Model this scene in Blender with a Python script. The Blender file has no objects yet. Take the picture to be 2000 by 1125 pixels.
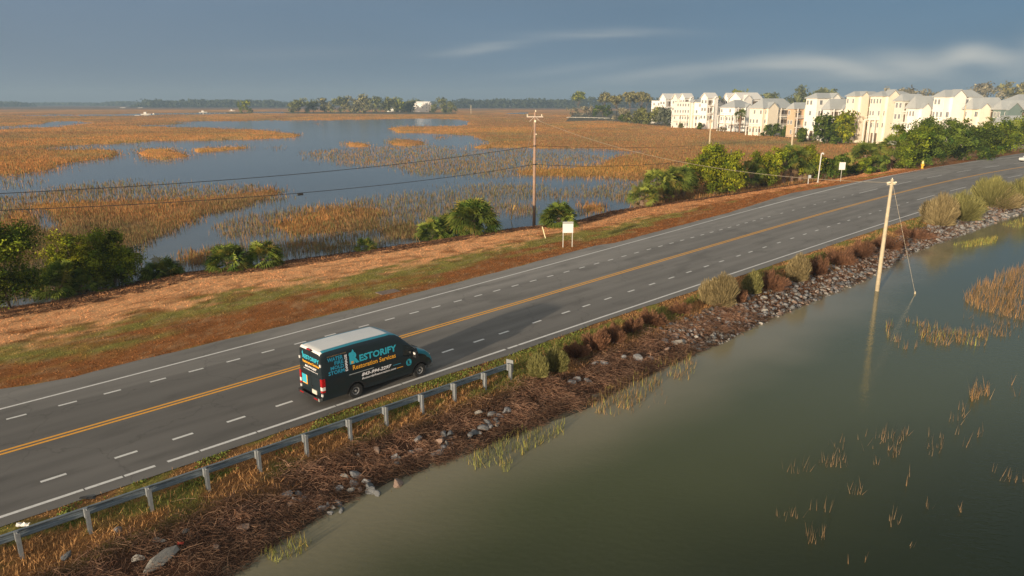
import bpy, math, random
import numpy as np
from mathutils import Vector, Matrix
random.seed(7); rng = np.random.default_rng(11)
R = math.radians
scene = bpy.context.scene
COL = scene.collection

# ------------------------------------------------------------------ camera
CAMH, FPX, HORY = 13.4, 1400.0, 200.0
PITCH = math.atan((562.5 - HORY) / FPX)
cd = bpy.data.cameras.new('camera'); cam = bpy.data.objects.new('camera', cd); COL.objects.link(cam)
cam.location = (0, 0, CAMH); cam.rotation_euler = (math.pi/2 - PITCH, 0, 0)
cd.sensor_width = 36; cd.lens = FPX/2000*36; cd.clip_start = 0.5; cd.clip_end = 20000
scene.camera = cam

# ------------------------------------------------------------------ light
SUN_EL = R(9.0); SUN_AZ = R(56)             # direction the light travels on the ground (from +X)
ld = bpy.data.lights.new('sun', 'SUN'); ld.energy = 5.0; ld.angle = R(0.9); ld.color = (1.0, 0.82, 0.60)
sun = bpy.data.objects.new('sun', ld); COL.objects.link(sun)
trav = Vector((math.cos(SUN_AZ)*math.cos(SUN_EL), math.sin(SUN_AZ)*math.cos(SUN_EL), -math.sin(SUN_EL)))
sun.rotation_euler = trav.to_track_quat('-Z', 'Y').to_euler()
scene.view_settings.view_transform = 'Standard'; scene.view_settings.look = 'None'
scene.view_settings.gamma = 1.0; scene.view_settings.exposure = 0.32
scene.cycles.max_bounces = 6; scene.cycles.transparent_max_bounces = 8
scene.cycles.volume_bounces = 0; scene.cycles.use_denoising = True

# ------------------------------------------------------------------ world: Nishita daylight behind the storm front
world = bpy.data.worlds.new("World"); scene.world = world; world.use_nodes = True
NT = world.node_tree; NT.nodes.clear()
def N_(t, **k):
    n = NT.nodes.new(t)
    for a, b in k.items(): setattr(n, a, b)
    return n
def lk(a, b): NT.links.new(a, b)
def M_(op, a, b=None, c=None, clamp=False):
    n = N_('ShaderNodeMath', operation=op); n.use_clamp = clamp
    for i, v in enumerate((a, b, c)):
        if v is None: continue
        if isinstance(v, (int, float)): n.inputs[i].default_value = v
        else: lk(v, n.inputs[i])
    return n.outputs[0]
out = N_('ShaderNodeOutputWorld'); bg = N_('ShaderNodeBackground'); lk(bg.outputs[0], out.inputs[0])
sky = N_('ShaderNodeTexSky', sky_type='NISHITA'); sky.sun_disc = False
sky.sun_elevation = SUN_EL; sky.sun_rotation = math.atan2(-trav.x, -trav.y); sky.air_density = 1.2; sky.dust_density = 2.0
skm = N_('ShaderNodeVectorMath', operation='SCALE'); lk(sky.outputs[0], skm.inputs[0]); skm.inputs['Scale'].default_value = 0.10
tc = N_('ShaderNodeTexCoord'); sp = N_('ShaderNodeSeparateXYZ'); lk(tc.outputs['Generated'], sp.inputs[0])
X, Y, Z = sp.outputs
az = M_('MULTIPLY', M_('ARCTAN2', X, Y), 57.2958)
el = M_('MULTIPLY', M_('ARCSINE', Z), 57.2958)
ramp = N_('ShaderNodeValToRGB'); cr = ramp.color_ramp
lk(M_('DIVIDE', el, 40.0, clamp=True), ramp.inputs[0])
stops = [(0.0, (0.140, 0.205, 0.265)), (0.06, (0.122, 0.188, 0.258)), (0.16, (0.108, 0.174, 0.252)), (0.25, (0.120, 0.178, 0.245)), (0.42, (0.21, 0.26, 0.30)), (0.6, (0.17, 0.20, 0.215)), (0.8, (0.135, 0.155, 0.155)), (1.0, (0.20, 0.215, 0.22))]
cr.elements[0].position = 0; cr.elements[0].color = (*stops[0][1], 1); cr.elements[1].position = 1; cr.elements[1].color = (*stops[-1][1], 1)
for p, c in stops[1:-1]:
    e = cr.elements.new(p); e.color = (*c, 1)
# storm bank is greyer on the left, bluer on the right
mp = N_('ShaderNodeMapRange'); lk(az, mp.inputs[0]); mp.inputs[1].default_value = -40; mp.inputs[2].default_value = 40
tint = N_('ShaderNodeMix', data_type='RGBA'); lk(mp.outputs[0], tint.inputs[0]); tint.inputs[6].default_value = (1.25, 1.06, 0.98, 1); tint.inputs[7].default_value = (0.86, 1.0, 1.04, 1)
mul = N_('ShaderNodeMix', data_type='RGBA', blend_type='MULTIPLY'); mul.inputs[0].default_value = 1; lk(ramp.outputs[0], mul.inputs[6]); lk(tint.outputs[2], mul.inputs[7])
# streaky noise in (azimuth, elevation)
cv = N_('ShaderNodeCombineXYZ'); lk(M_('MULTIPLY', az, 0.09), cv.inputs[0]); lk(M_('MULTIPLY', el, 0.55), cv.inputs[1])
nz = N_('ShaderNodeTexNoise'); nz.inputs['Scale'].default_value = 1.0; nz.inputs['Detail'].default_value = 5; nz.inputs['Roughness'].default_value = 0.55; nz.inputs['Distortion'].default_value = 0.6
lk(cv.outputs[0], nz.inputs['Vector'])
cv2 = N_('ShaderNodeCombineXYZ'); lk(M_('MULTIPLY', az, 0.028), cv2.inputs[0]); lk(M_('MULTIPLY', el, 0.10), cv2.inputs[1]); cv2.inputs[2].default_value = 3.1
nz2 = N_('ShaderNodeTexNoise'); nz2.inputs['Scale'].default_value = 1.0; nz2.inputs['Detail'].default_value = 3; lk(cv2.outputs[0], nz2.inputs['Vector'])
var = M_('ADD', 0.80, M_('MULTIPLY', nz2.outputs[0], 0.40))
vs = N_('ShaderNodeVectorMath', operation='SCALE'); lk(mul.outputs[2], vs.inputs[0]); lk(var, vs.inputs['Scale'])
# bright wisps: (azimuth, elevation, half-length, half-height, tilt, strength)
wisps = [(12.5, 2.1, 6.5, .5, .09, .7), (20.5, 2.7, 3.6, .60, .0, .9), (24.6, 2.2, 2.6, .65, -.22, .95), (28.2, 2.4, 2.4, .75, -.2, 1.0), (31.0, 3.0, 1.4, .65, .12, 1.0), (33.0, 2.4, 1.8, .7, -.35, .85), (35.7, 2.9, 1.3, .85, -.3, 1.25),
         (24.5, 1.6, 7.0, .6, -.03, .45), (7.0, 4.95, 5.2, .34, .0, .42), (-2.2, 4.0, 3.6, .32, .12, .45), (5.0, 2.5, 6.0, .4, .10, .25), (33, 2.6, 4, .5, -.05, .55), (-16, 3.4, 7, .5, .03, .10), (40, 4.6, 2.2, .7, .2, .9)]
acc = None
warp = M_('MULTIPLY', M_('SUBTRACT', nz.outputs[0], 0.5), 1.3)
for (a0, e0, la, he, tl, am) in wisps:
    da = M_('SUBTRACT', az, a0)
    de = M_('SUBTRACT', M_('SUBTRACT', M_('ADD', el, warp), e0), M_('MULTIPLY', da, tl))
    q = M_('ADD', M_('POWER', M_('ABSOLUTE', M_('DIVIDE', da, la)), 2.0), M_('POWER', M_('ABSOLUTE', M_('DIVIDE', de, he)), 2.0))
    g = M_('MULTIPLY', M_('EXPONENT', M_('MULTIPLY', q, -1.0)), am)
    acc = g if acc is None else M_('ADD', acc, g)
wf = M_('MULTIPLY', M_('MULTIPLY', acc, M_('ADD', 0.35, nz.outputs[0])), 0.72, clamp=True)
wm = N_('ShaderNodeMix', data_type='RGBA'); lk(wf, wm.inputs[0]); lk(vs.outputs[0], wm.inputs[6]); wm.inputs[7].default_value = (0.44, 0.45, 0.43, 1)
# front of the storm bank: clear evening sky behind the viewer, dark cloud ahead
fm = N_('ShaderNodeMapRange', interpolation_type='SMOOTHSTEP'); lk(M_('ADD', Y, M_('MULTIPLY', X, 0.3)), fm.inputs[0]); fm.inputs[1].default_value = -0.55; fm.inputs[2].default_value = 0.25
fin = N_('ShaderNodeMix', data_type='RGBA'); lk(fm.outputs[0], fin.inputs[0])
bk = N_('ShaderNodeMix', data_type='RGBA'); bk.inputs[0].default_value = 0.55; lk(skm.outputs[0], bk.inputs[6]); bk.inputs[7].default_value = (0.74, 0.69, 0.64, 1)
lk(bk.outputs[2], fin.inputs[6]); lk(wm.outputs[2], fin.inputs[7])
lk(fin.outputs[2], bg.inputs[0]); bg.inputs[1].default_value = 1.0

# ------------------------------------------------------------------ measuring helpers (photo pixel -> point on the ground)
cp, sn = math.cos(PITCH), math.sin(PITCH)
def G(x, y, z=0.0):
    v = (562.5 - y)/FPX
    dx, dy, dz = (x-1000)/FPX, cp + v*sn, -sn + v*cp
    t = (z - CAMH)/dz
    return Vector((dx*t, dy*t, z))
def ZAT(P, y):                       # height above P's spot that shows at photo row y
    v = (562.5 - y)/FPX
    return CAMH + P[1]*(v*cp - sn)/(cp + v*sn)
def PX(P):                           # numpy (N,3) -> photo pixels
    z = P[:, 2] - CAMH
    d = P[:, 1]*cp - z*sn
    u = P[:, 1]*sn + z*cp
    return 1000 + FPX*P[:, 0]/d, 562.5 - FPX*u/d
def GN(x, y, z=-1.0):
    v = (562.5 - y)/FPX
    dz = -sn + v*cp
    t = (z - CAMH)/dz
    return (x-1000)/FPX*t, (cp + v*sn)*t
RA = R(46); TX, TY = math.cos(RA), math.sin(RA)       # road axis; u along it, v to its left
def UV(x, y): return x*TX + y*TY, -x*TY + y*TX
def XY(u, v): return u*TX - v*TY, u*TY + v*TX
LINES = dict(wt=[-3.55, 6.81, 1.76, 37.3], td=[-3.51, 6.51, -1.17, 35.98], ye=[-2.75, 4.18, 0.04, 32.41], bd=[-2.99, 4.17, -0.43, 28.72],
             wb=[-1.36, 1.71, -1.88, 27.1], ue=[-3.6, 7.9, 1.3, 38.9], le=[-1.5, 1.6, -1.7, 26.35])
def LV(k, u):
    u = np.asarray(u, float); p = np.array(LINES[k]); uu = np.clip(u/100, 0.0, 2.1 if k not in ('wb', 'le') else 1.6)
    d = np.polyder(p); return np.polyval(p, uu) + np.polyval(d, uu)*(u/100 - uu)

# ------------------------------------------------------------------ noise
def _h(ix, iy, s):
    n = (ix.astype(np.int64)*374761393 + iy.astype(np.int64)*668265263 + s*1442695041) & 0xffffffff
    n = ((n ^ (n >> 13))*1274126177) & 0xffffffff
    return ((n ^ (n >> 16)) & 0xffff)/65535.0
def vnoise(x, y, s=0):
    x = np.asarray(x, float); y = np.asarray(y, float)
    ix, iy = np.floor(x), np.floor(y); fx, fy = x-ix, y-iy
    fx = fx*fx*(3-2*fx); fy = fy*fy*(3-2*fy)
    a, b, c, d = _h(ix, iy, s), _h(ix+1, iy, s), _h(ix, iy+1, s), _h(ix+1, iy+1, s)
    return (a*(1-fx)+b*fx)*(1-fy) + (c*(1-fx)+d*fx)*fy
def fbm(x, y, s=0, o=4):
    t = 0; a = 1; w = 0
    for k in range(o):
        t = t + a*vnoise(np.asarray(x)*2**k, np.asarray(y)*2**k, s+k*17); w += a; a *= .5
    return t/w

# ------------------------------------------------------------------ materials
MATS = {}
def mat(name, col=(.5, .5, .5), rough=.8, attr=False, noise=None, amp=.25, bump=0, bscale=20, metal=0, trans=0, spec=.5, coat=0):
    if name in MATS: return MATS[name]
    m = bpy.data.materials.new(name); m.use_nodes = True; t = m.node_tree; b = t.nodes['Principled BSDF']
    b.inputs['Roughness'].default_value = rough; b.inputs['Metallic'].default_value = metal
    b.inputs['Specular IOR Level'].default_value = spec; b.inputs['Coat Weight'].default_value = coat
    if attr:
        a = t.nodes.new('ShaderNodeAttribute'); a.attribute_name = 'tone'; src = a.outputs['Color']
    else:
        a = t.nodes.new('ShaderNodeRGB'); a.outputs[0].default_value = (*col, 1); src = a.outputs[0]
    if noise:
        c = t.nodes.new('ShaderNodeTexCoord'); n = t.nodes.new('ShaderNodeTexNoise'); n.inputs['Scale'].default_value = noise; n.inputs['Detail'].default_value = 6; n.inputs['Roughness'].default_value = .65
        t.links.new(c.outputs['Object'], n.inputs['Vector'])
        r = t.nodes.new('ShaderNodeMapRange'); r.inputs[1].default_value = .25; r.inputs[2].default_value = .75; r.inputs[3].default_value = 1-amp; r.inputs[4].default_value = 1+amp
        t.links.new(n.outputs[0], r.inputs[0])
        v = t.nodes.new('ShaderNodeVectorMath'); v.operation = 'SCALE'; t.links.new(src, v.inputs[0]); t.links.new(r.outputs[0], v.inputs['Scale']); src = v.outputs[0]
    t.links.new(src, b.inputs['Base Color'])
    if bump:
        c = t.nodes.new('ShaderNodeTexCoord'); n = t.nodes.new('ShaderNodeTexNoise'); n.inputs['Scale'].default_value = bscale; n.inputs['Detail'].default_value = 8; n.inputs['Roughness'].default_value = .7
        t.links.new(c.outputs['Object'], n.inputs['Vector'])
        bp = t.nodes.new('ShaderNodeBump'); bp.inputs['Strength'].default_value = bump; bp.inputs['Distance'].default_value = .05
        t.links.new(n.outputs[0], bp.inputs['Height']); t.links.new(bp.outputs[0], b.inputs['Normal'])
    if trans:
        tr = t.nodes.new('ShaderNodeBsdfTranslucent'); mx = t.nodes.new('ShaderNodeMixShader'); mx.inputs[0].default_value = trans
        t.links.new(src, tr.inputs[0]); t.links.new(b.outputs[0], mx.inputs[1]); t.links.new(tr.outputs[0], mx.inputs[2])
        t.links.new(mx.outputs[0], t.nodes['Material Output'].inputs['Surface'])
    MATS[name] = m; return m

# ------------------------------------------------------------------ objects
def props(o, label=None, cat=None, group=None, kind=None):
    if label: o['label'] = label
    if cat: o['category'] = cat
    if group: o['group'] = group
    if kind: o['kind'] = kind
    return o
def root(name, loc, label, cat, group=None, rz=0.0):
    o = bpy.data.objects.new(name, None); COL.objects.link(o); o.location = loc; o.rotation_euler = (0, 0, rz); o.empty_display_size = .3
    return props(o, label, cat, group)
def link(name, me, parent=None):
    o = bpy.data.objects.new(name, me); COL.objects.link(o)
    if parent is not None: o.parent = parent
    return o
def npmesh(name, V, F, m, parent=None, tone=None, smooth=False, fm=None):
    """V (N,3), F (M,3|4) arrays; tone (N,3) per-vertex colour"""
    V = np.asarray(V, np.float32); F = np.asarray(F, np.int32); k = F.shape[1]
    me = bpy.data.meshes.new(name)
    me.vertices.add(len(V)); me.vertices.foreach_set('co', V.ravel())
    me.loops.add(F.size); me.loops.foreach_set('vertex_index', F.ravel())
    me.polygons.add(len(F)); me.polygons.foreach_set('loop_start', np.arange(0, F.size, k, dtype=np.int32))
    if smooth: me.polygons.foreach_set('use_smooth', np.ones(len(F), bool))
    for mm in (m if isinstance(m, (list, tuple)) else [m]): me.materials.append(mm)
    if fm is not None: me.polygons.foreach_set('material_index', np.asarray(fm, np.int32))
    if tone is not None:
        a = me.color_attributes.new('tone', 'FLOAT_COLOR', 'POINT')
        c = np.ones((len(V), 4), np.float32); c[:, :3] = tone; a.data.foreach_set('color', c.ravel())
    me.update(calc_edges=True)
    return link(name, me, parent)
class MB:
    def __init__(s): s.v = []; s.f = []; s.m = []
    def add(s, vs, fs, mi=0):
        b = len(s.v); s.v += [tuple(v) for v in vs]; s.f += [tuple(b+i for i in f) for f in fs]; s.m += [mi]*len(fs); return s
    def box(s, c, d, mi=0, M=None, taper=1.0):
        x, y, z = [q/2 for q in d]; vs = []
        for sz in (-1, 1):
            k = taper if sz > 0 else 1
            for sx, sy in ((-1, -1), (1, -1), (1, 1), (-1, 1)): vs.append(Vector((sx*x*k, sy*y*k, sz*z)))
        vs = [(M @ v if M else v) + Vector(c) for v in vs]
        return s.add(vs, [(3, 2, 1, 0), (4, 5, 6, 7), (0, 1, 5, 4), (1, 2, 6, 5), (2, 3, 7, 6), (3, 0, 4, 7)], mi)
    def tube(s, pts, rad, n=6, mi=0, cap=True):
        pts = [Vector(p) for p in pts]; rad = rad if isinstance(rad, (list, tuple)) else [rad]*len(pts); rings = []
        for i, p in enumerate(pts):
            d = (pts[min(i+1, len(pts)-1)] - pts[max(i-1, 0)]).normalized()
            a = Vector((0, 0, 1)) if abs(d.z) < .9 else Vector((1, 0, 0))
            e1 = d.cross(a).normalized(); e2 = d.cross(e1)
            rings.append([p + (e1*math.cos(2*math.pi*k/n) + e2*math.sin(2*math.pi*k/n))*rad[i] for k in range(n)])
        vs = [v for r in rings for v in r]; fs = []
        for i in range(len(pts)-1):
            for k in range(n): fs.append((i*n+k, i*n+(k+1) % n, (i+1)*n+(k+1) % n, (i+1)*n+k))
        if cap: fs += [tuple(range(n))[::-1], tuple((len(pts)-1)*n+k for k in range(n))]
        return s.add(vs, fs, mi)
    def disc(s, c, ax, r0, r1, w, n=24, mi=0):      # ring of outer radius r1, inner r0, thickness w along ax
        ax = Vector(ax).normalized(); a = Vector((0, 0, 1)) if abs(ax.z) < .9 else Vector((1, 0, 0)); e1 = ax.cross(a).normalized(); e2 = ax.cross(e1); c = Vector(c)
        vs = []
        for (r, h) in ((r0, -w/2), (r1, -w/2), (r1, w/2), (r0, w/2)):
            vs += [c + ax*h + (e1*math.cos(2*math.pi*k/n)+e2*math.sin(2*math.pi*k/n))*r for k in range(n)]
        fs = []
        for j in range(4):
            for k in range(n): fs.append((j*n+k, j*n+(k+1) % n, ((j+1) % 4)*n+(k+1) % n, ((j+1) % 4)*n+k))
        return s.add(vs, fs, mi)
    def build(s, name, m, parent=None, smooth=False, fix=True):
        me = bpy.data.meshes.new(name); me.from_pydata(s.v, [], s.f)
        for mm in (m if isinstance(m, (list, tuple)) else [m]): me.materials.append(mm)
        me.polygons.foreach_set('material_index', s.m)
        if smooth: me.polygons.foreach_set('use_smooth', [True]*len(s.f))
        if fix:
            import bmesh
            bm = bmesh.new(); bm.from_mesh(me); bmesh.ops.recalc_face_normals(bm, faces=bm.faces); bm.to_mesh(me); bm.free()
        me.update(); return link(name, me, parent)

def mixc(a, b, t): t = np.asarray(t)[..., None]; return np.asarray(a)*(1-t) + np.asarray(b)*t
# ------------------------------------------------------------------ water
def water_mat(name, base, rough, bump, scale):
    m = mat(name, base, rough=rough, noise=.035, amp=.22, spec=.5)
    t = m.node_tree; b = t.nodes['Principled BSDF']; b.inputs['IOR'].default_value = 1.33
    c = t.nodes.new('ShaderNodeTexCoord'); mp_ = t.nodes.new('ShaderNodeMapping'); mp_.inputs['Scale'].default_value = (scale, scale*1.8, 1); mp_.inputs['Rotation'].default_value = (0, 0, .5)
    n = t.nodes.new('ShaderNodeTexNoise'); n.inputs['Scale'].default_value = 1; n.inputs['Detail'].default_value = 4
    t.links.new(c.outputs['Object'], mp_.inputs[0]); t.links.new(mp_.outputs[0], n.inputs['Vector'])
    bp = t.nodes.new('ShaderNodeBump'); bp.inputs['Strength'].default_value = bump; bp.inputs['Distance'].default_value = .02
    t.links.new(n.outputs[0], bp.inputs['Height']); t.links.new(bp.outputs[0], b.inputs['Normal'])
    return m
WZ = -1.0
def interp_line(pts, z):
    g = sorted(UV(*G(x, y, z)[:2]) for x, y in pts); return np.array([a[0] for a in g]), np.array([a[1] for a in g])
def ext_interp(u, U, V, s0=0.0, s1=0.0):
    u = np.asarray(u, float); r = np.interp(u, U, V); r = r + np.where(u < U[0], (u-U[0])*s0, 0) + np.where(u > U[-1], (u-U[-1])*s1, 0); return r
UE = interp_line([(0, 760), (48, 754), (140, 738), (220, 716), (300, 697), (540, 640), (704, 600), (1000, 524), (1162, 480), (1200, 474.5), (1421, 416), (1546, 377), (1640, 361), (1720, 346.5), (1800, 332.5), (1906, 313.4), (2000, 298.5)], 0)
LE = interp_line([(0, 1028), (170, 972), (330, 918), (573, 833), (800, 755), (1000, 690), (1200, 618), (1300, 586), (1590, 490), (1722, 445), (1780, 427), (1889, 396)], 0)
GRL = [24.92, 1.95, -14.43]
def v_ue(u): return ext_interp(u, *UE, s0=.0, s1=-.62)
def v_le(u): return ext_interp(u, *LE, s0=.02, s1=-.30)
def v_gr(u): u = np.asarray(u, float)/100; return 24.92 + 1.95*u - 14.43*u*u
SHL = interp_line([(0, 603), (100, 590), (210, 566), (320, 535), (440, 525), (560, 510), (700, 492), (820, 474), (960, 452), (1045, 443), (1100, 440), (1190, 414), (1250, 405), (1400, 387), (1500, 372), (1600, 357), (1700, 338), (1850, 312), (2000, 284)], WZ)
SHR = interp_line([(300, 1190), (450, 1125), (640, 995), (760, 940), (860, 905), (1000, 850), (1105, 812), (1180, 775), (1300, 715), (1405, 669), (1453, 645), (1580, 591), (1683, 549), (1724, 525), (1786, 491), (1863, 463), (1953, 430), (2000, 414)], WZ)
def v_shl(u): return ext_interp(u, *SHL, s0=0.05, s1=-.62)
def v_shr(u): return ext_interp(u, *SHR, s0=.15, s1=-.30)
def sstep(a, b, x): t = np.clip((x-a)/(b-a), 0, 1); return t*t*(3-2*t)
def hgt(u, v):
    u = np.asarray(u, float); v = np.asarray(v, float)
    ue, le, sl, sr = v_ue(u), v_le(u), v_shl(u), v_shr(u)
    n = fbm(u*.7, v*.7, 3)-.5; n2 = fbm(u*2.5, v*2.5, 9, 3)-.5
    tl = (v-ue)/(sl-ue)
    zl = -.03 - .06*sstep(0, .1, tl) - .30*np.clip(tl, 0, .85) - .64*sstep(.78, 1.0, tl) - 1.2*np.clip(tl-1, 0, 1.0)*2 + (n*.12+n2*.05)*sstep(.0, .1, tl)
    tr = (le-v)/(le-sr)
    zr = -.03 - .05*sstep(0, .06, tr) - .12*np.clip(tr, 0, .3) - .87*sstep(.28, 1.0, tr)**.9 - 2.5*np.clip(tr-1, 0, .6) + (n*.20+n2*.16)*sstep(.05, .3, tr)
    return np.where(v > ue, zl, np.where(v < le, zr, -.035))
def hz(x, y): u, v = UV(x, y); return float(hgt(u, v))
def on_ground(px, py, z0=-.3):
    P = G(px, py, z0)
    for _ in range(4): P = G(px, py, max(hz(P.x, P.y), WZ))
    return P

wm_marsh = water_mat('marsh_water', (.125, .140, .140), .12, .30, 1.6)
uu = np.concatenate([np.arange(-120, 260, 4.0), np.arange(260, 900, 40)])
def strip_xy(u, v): x, y = XY(u, v); return np.c_[x, y]
# marsh water: everything left of the road axis, to the horizon
mid = strip_xy(uu, LV('ye', np.clip(uu, 0, 215)) - 3.0)
V = [(*p, WZ) for p in mid] + [(-9000, -200, WZ), (-9000, 14000, WZ), (9000, 14000, WZ), (9000, mid[-1][1]+20, WZ)]
b = MB(); k = len(mid); b.add(V, [tuple(range(k)) + (k+3, k+2, k+1, k)]); props(b.build('marsh_water', wm_marsh, fix=False), kind='structure')
ug_ = np.concatenate([np.arange(-120, 200, 1.5), np.arange(200, 900, 20)]); tg_ = np.concatenate([[-6, -2], np.arange(0, 12, .6), np.arange(12, 60, 3), [80, 150, 400, 1500]])
Uw, Tw = np.meshgrid(ug_, tg_, indexing='ij'); Vw = v_shr(Uw) - Tw; xw, yw = XY(Uw, Vw); nu, nt = Uw.shape; idx = np.arange(nu*nt).reshape(nu, nt)
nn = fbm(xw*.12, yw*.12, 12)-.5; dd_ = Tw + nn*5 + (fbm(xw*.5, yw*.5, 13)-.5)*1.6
pc = mixc(np.array([.235, .21, .135]), np.array([.090, .100, .044]), sstep(.2, 6.0, dd_)); pc = mixc(pc, np.array([.020, .027, .012]), sstep(27, 12, yw-.42*xw+nn*5))  # silt by the shore; near-right darkening paints in steep view and vignette
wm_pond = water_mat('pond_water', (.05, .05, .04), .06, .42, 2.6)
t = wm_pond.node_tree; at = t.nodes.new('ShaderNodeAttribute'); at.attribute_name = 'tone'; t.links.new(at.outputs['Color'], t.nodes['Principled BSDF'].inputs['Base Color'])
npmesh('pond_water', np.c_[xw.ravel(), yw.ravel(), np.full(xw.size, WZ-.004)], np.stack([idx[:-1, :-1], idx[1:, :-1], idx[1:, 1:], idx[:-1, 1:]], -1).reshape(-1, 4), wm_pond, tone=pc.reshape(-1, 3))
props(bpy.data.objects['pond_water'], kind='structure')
for nm in ('marsh_water', 'pond_water'):
    me = bpy.data.objects[nm].data
    if me.polygons[0].normal.z < 0: me.flip_normals()

# ------------------------------------------------------------------ embankment ground
us = np.concatenate([np.arange(-60, 70, .45), np.arange(70, 240, 1.2), np.arange(240, 420, 6)])
ts = np.concatenate([np.linspace(-1.35, 0, 60)[:-1], np.linspace(0, 1, 5)[:-1], np.linspace(1, 2.35, 70)])
Ug, Tg = np.meshgrid(us, ts, indexing='ij')
ue, le, sl, sr = v_ue(Ug), v_le(Ug), v_shl(Ug), v_shr(Ug)
Vg = np.where(Tg < 0, le + (le-sr)*Tg, np.where(Tg <= 1, le+(ue-le)*Tg, ue+(sl-ue)*(Tg-1)))
Zg = hgt(Ug, Vg); Xg, Yg = XY(Ug, Vg)
nu, nt = Ug.shape; idx = np.arange(nu*nt).reshape(nu, nt)
F = np.stack([idx[:-1, :-1], idx[1:, :-1], idx[1:, 1:], idx[:-1, 1:]], -1).reshape(-1, 4)
# natural ground colour: turf, straw, wrack, bare soil
C_RUST = np.array([.33, .130, .040]); C_STRAW = np.array([.86, .44, .20]); C_GREEN = np.array([.27, .235, .055]); C_WRACK = np.array([.075, .038, .022]); C_MUD = np.array([.080, .072, .052]); C_OLIVE = np.array([.13, .10, .03])
def turf_col(u, v):
    ue, le, sl, sr = v_ue(u), v_le(u), v_shl(u), v_shr(u)
    tl = (v-ue)/(sl-ue); tr = (le-v)/(le-sr)
    n1 = fbm(u*.10, v*.55, 21); n2 = fbm(u*.5, v*1.1, 33); n3 = fbm(u*1.6, v*2.6, 41)
    gc = mixc(C_RUST, C_GREEN, sstep(.46, .68, .55*n1+.45*fbm(u*.35, v*.9, 23) + .20*np.exp(-((tl-.32)/.14)**2) - .16*np.exp(-((tl-.05)/.10)**2)-.22*sstep(60, 85, u)))
    gc = mixc(gc, C_STRAW, sstep(.37, .52, tl + (n2-.5)*.45)*(.95-.35*sstep(45, 80, u)))
    gc = mixc(gc, C_WRACK*1.9, sstep(.78, .96, tl + (n2-.5)*.5))
    gc = mixc(gc, np.array([.34, .24, .13]), .45*sstep(.52, .72, n3)); gc = mixc(gc, C_RUST*.6, .5*sstep(.55, .7, fbm(u*.8, v*2.2, 47)))
    rc = mixc(np.array([.24, .12, .045]), C_GREEN*.9, sstep(.50, .64, n2+.10*np.exp(-((tr-.16)/.1)**2)))
    rc = mixc(rc, C_WRACK, sstep(.42, .62, tr + (n2-.5)*.3)); rc = mixc(rc, C_MUD, sstep(.93, 1.02, tr))
    c = np.where((v > ue)[..., None], gc, rc)
    return c*(.75+.5*n3)[..., None]
tone = turf_col(Ug, Vg).reshape(-1, 3)
ground_m = mat('turf_ground', attr=True, rough=.95, noise=9, amp=.35, bump=.9, bscale=14, spec=.1)
o = npmesh('embankment_ground', np.c_[Xg.ravel(), Yg.ravel(), Zg.ravel()], F, ground_m, tone=tone, smooth=True)
if o.data.polygons[0].normal.z < 0: o.data.flip_normals()
props(o, kind='structure')

# ------------------------------------------------------------------ road
asph = mat('asphalt', (.235, .220, .200), rough=.88, noise=90, amp=.16, bump=.25, bscale=120, spec=.3)
t = asph.node_tree; bs = t.nodes['Principled BSDF']; src = bs.inputs['Base Color'].links[0].from_socket
c = t.nodes.new('ShaderNodeTexCoord'); mpn = t.nodes.new('ShaderNodeMapping'); mpn.inputs['Rotation'].default_value = (0, 0, -RA)
mpn.vector_type = 'TEXTURE'; mpn.inputs['Rotation'].default_value = (0, 0, RA); mpn.inputs['Scale'].default_value = (9, .9, 1)
t.links.new(c.outputs['Object'], mpn.inputs[0]); n = t.nodes.new('ShaderNodeTexNoise'); n.inputs['Scale'].default_value = 1; n.inputs['Detail'].default_value = 5; t.links.new(mpn.outputs[0], n.inputs['Vector'])
r_ = t.nodes.new('ShaderNodeMapRange'); r_.inputs[1].default_value = .3; r_.inputs[2].default_value = .7; r_.inputs[3].default_value = .84; r_.inputs[4].default_value = 1.12; t.links.new(n.outputs[0], r_.inputs[0])
at = t.nodes.new('ShaderNodeAttribute'); at.attribute_name = 'tone'
vo = t.nodes.new('ShaderNodeTexVoronoi'); vo.feature = 'DISTANCE_TO_EDGE'; vo.inputs['Scale'].default_value = .16
wn = t.nodes.new('ShaderNodeTexNoise'); wn.inputs['Scale'].default_value = .9; wn.inputs['Detail'].default_value = 6; t.links.new(c.outputs['Object'], wn.inputs['Vector'])
wa = t.nodes.new('ShaderNodeVectorMath'); wa.operation = 'MULTIPLY_ADD'; t.links.new(wn.outputs['Color'], wa.inputs[0]); wa.inputs[1].default_value = (2.4, 2.4, 0); t.links.new(c.outputs['Object'], wa.inputs[2]); t.links.new(wa.outputs[0], vo.inputs['Vector'])
cm = t.nodes.new('ShaderNodeMapRange'); cm.inputs[1].default_value = .0; cm.inputs[2].default_value = .010; cm.inputs[3].default_value = .80; cm.inputs[4].default_value = 1; t.links.new(vo.outputs['Distance'], cm.inputs[0])
rm_ = t.nodes.new('ShaderNodeMath'); rm_.operation = 'MULTIPLY'; t.links.new(r_.outputs[0], rm_.inputs[0]); t.links.new(cm.outputs[0], rm_.inputs[1])
v1 = t.nodes.new('ShaderNodeVectorMath'); v1.operation = 'SCALE'; t.links.new(src, v1.inputs[0]); t.links.new(rm_.outputs[0], v1.inputs['Scale'])
v2 = t.nodes.new('ShaderNodeVectorMath'); v2.operation = 'MULTIPLY'; t.links.new(v1.outputs[0], v2.inputs[0]); t.links.new(at.outputs['Color'], v2.inputs[1]); t.links.new(v2.outputs[0], bs.inputs['Base Color'])
us2 = np.concatenate([np.arange(-60, 120, .5), np.arange(120, 240, 1.0), np.arange(240, 420, 6)])
tt = np.linspace(0, 1, 60)
U2, T2 = np.meshgrid(us2, tt, indexing='ij')
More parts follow.
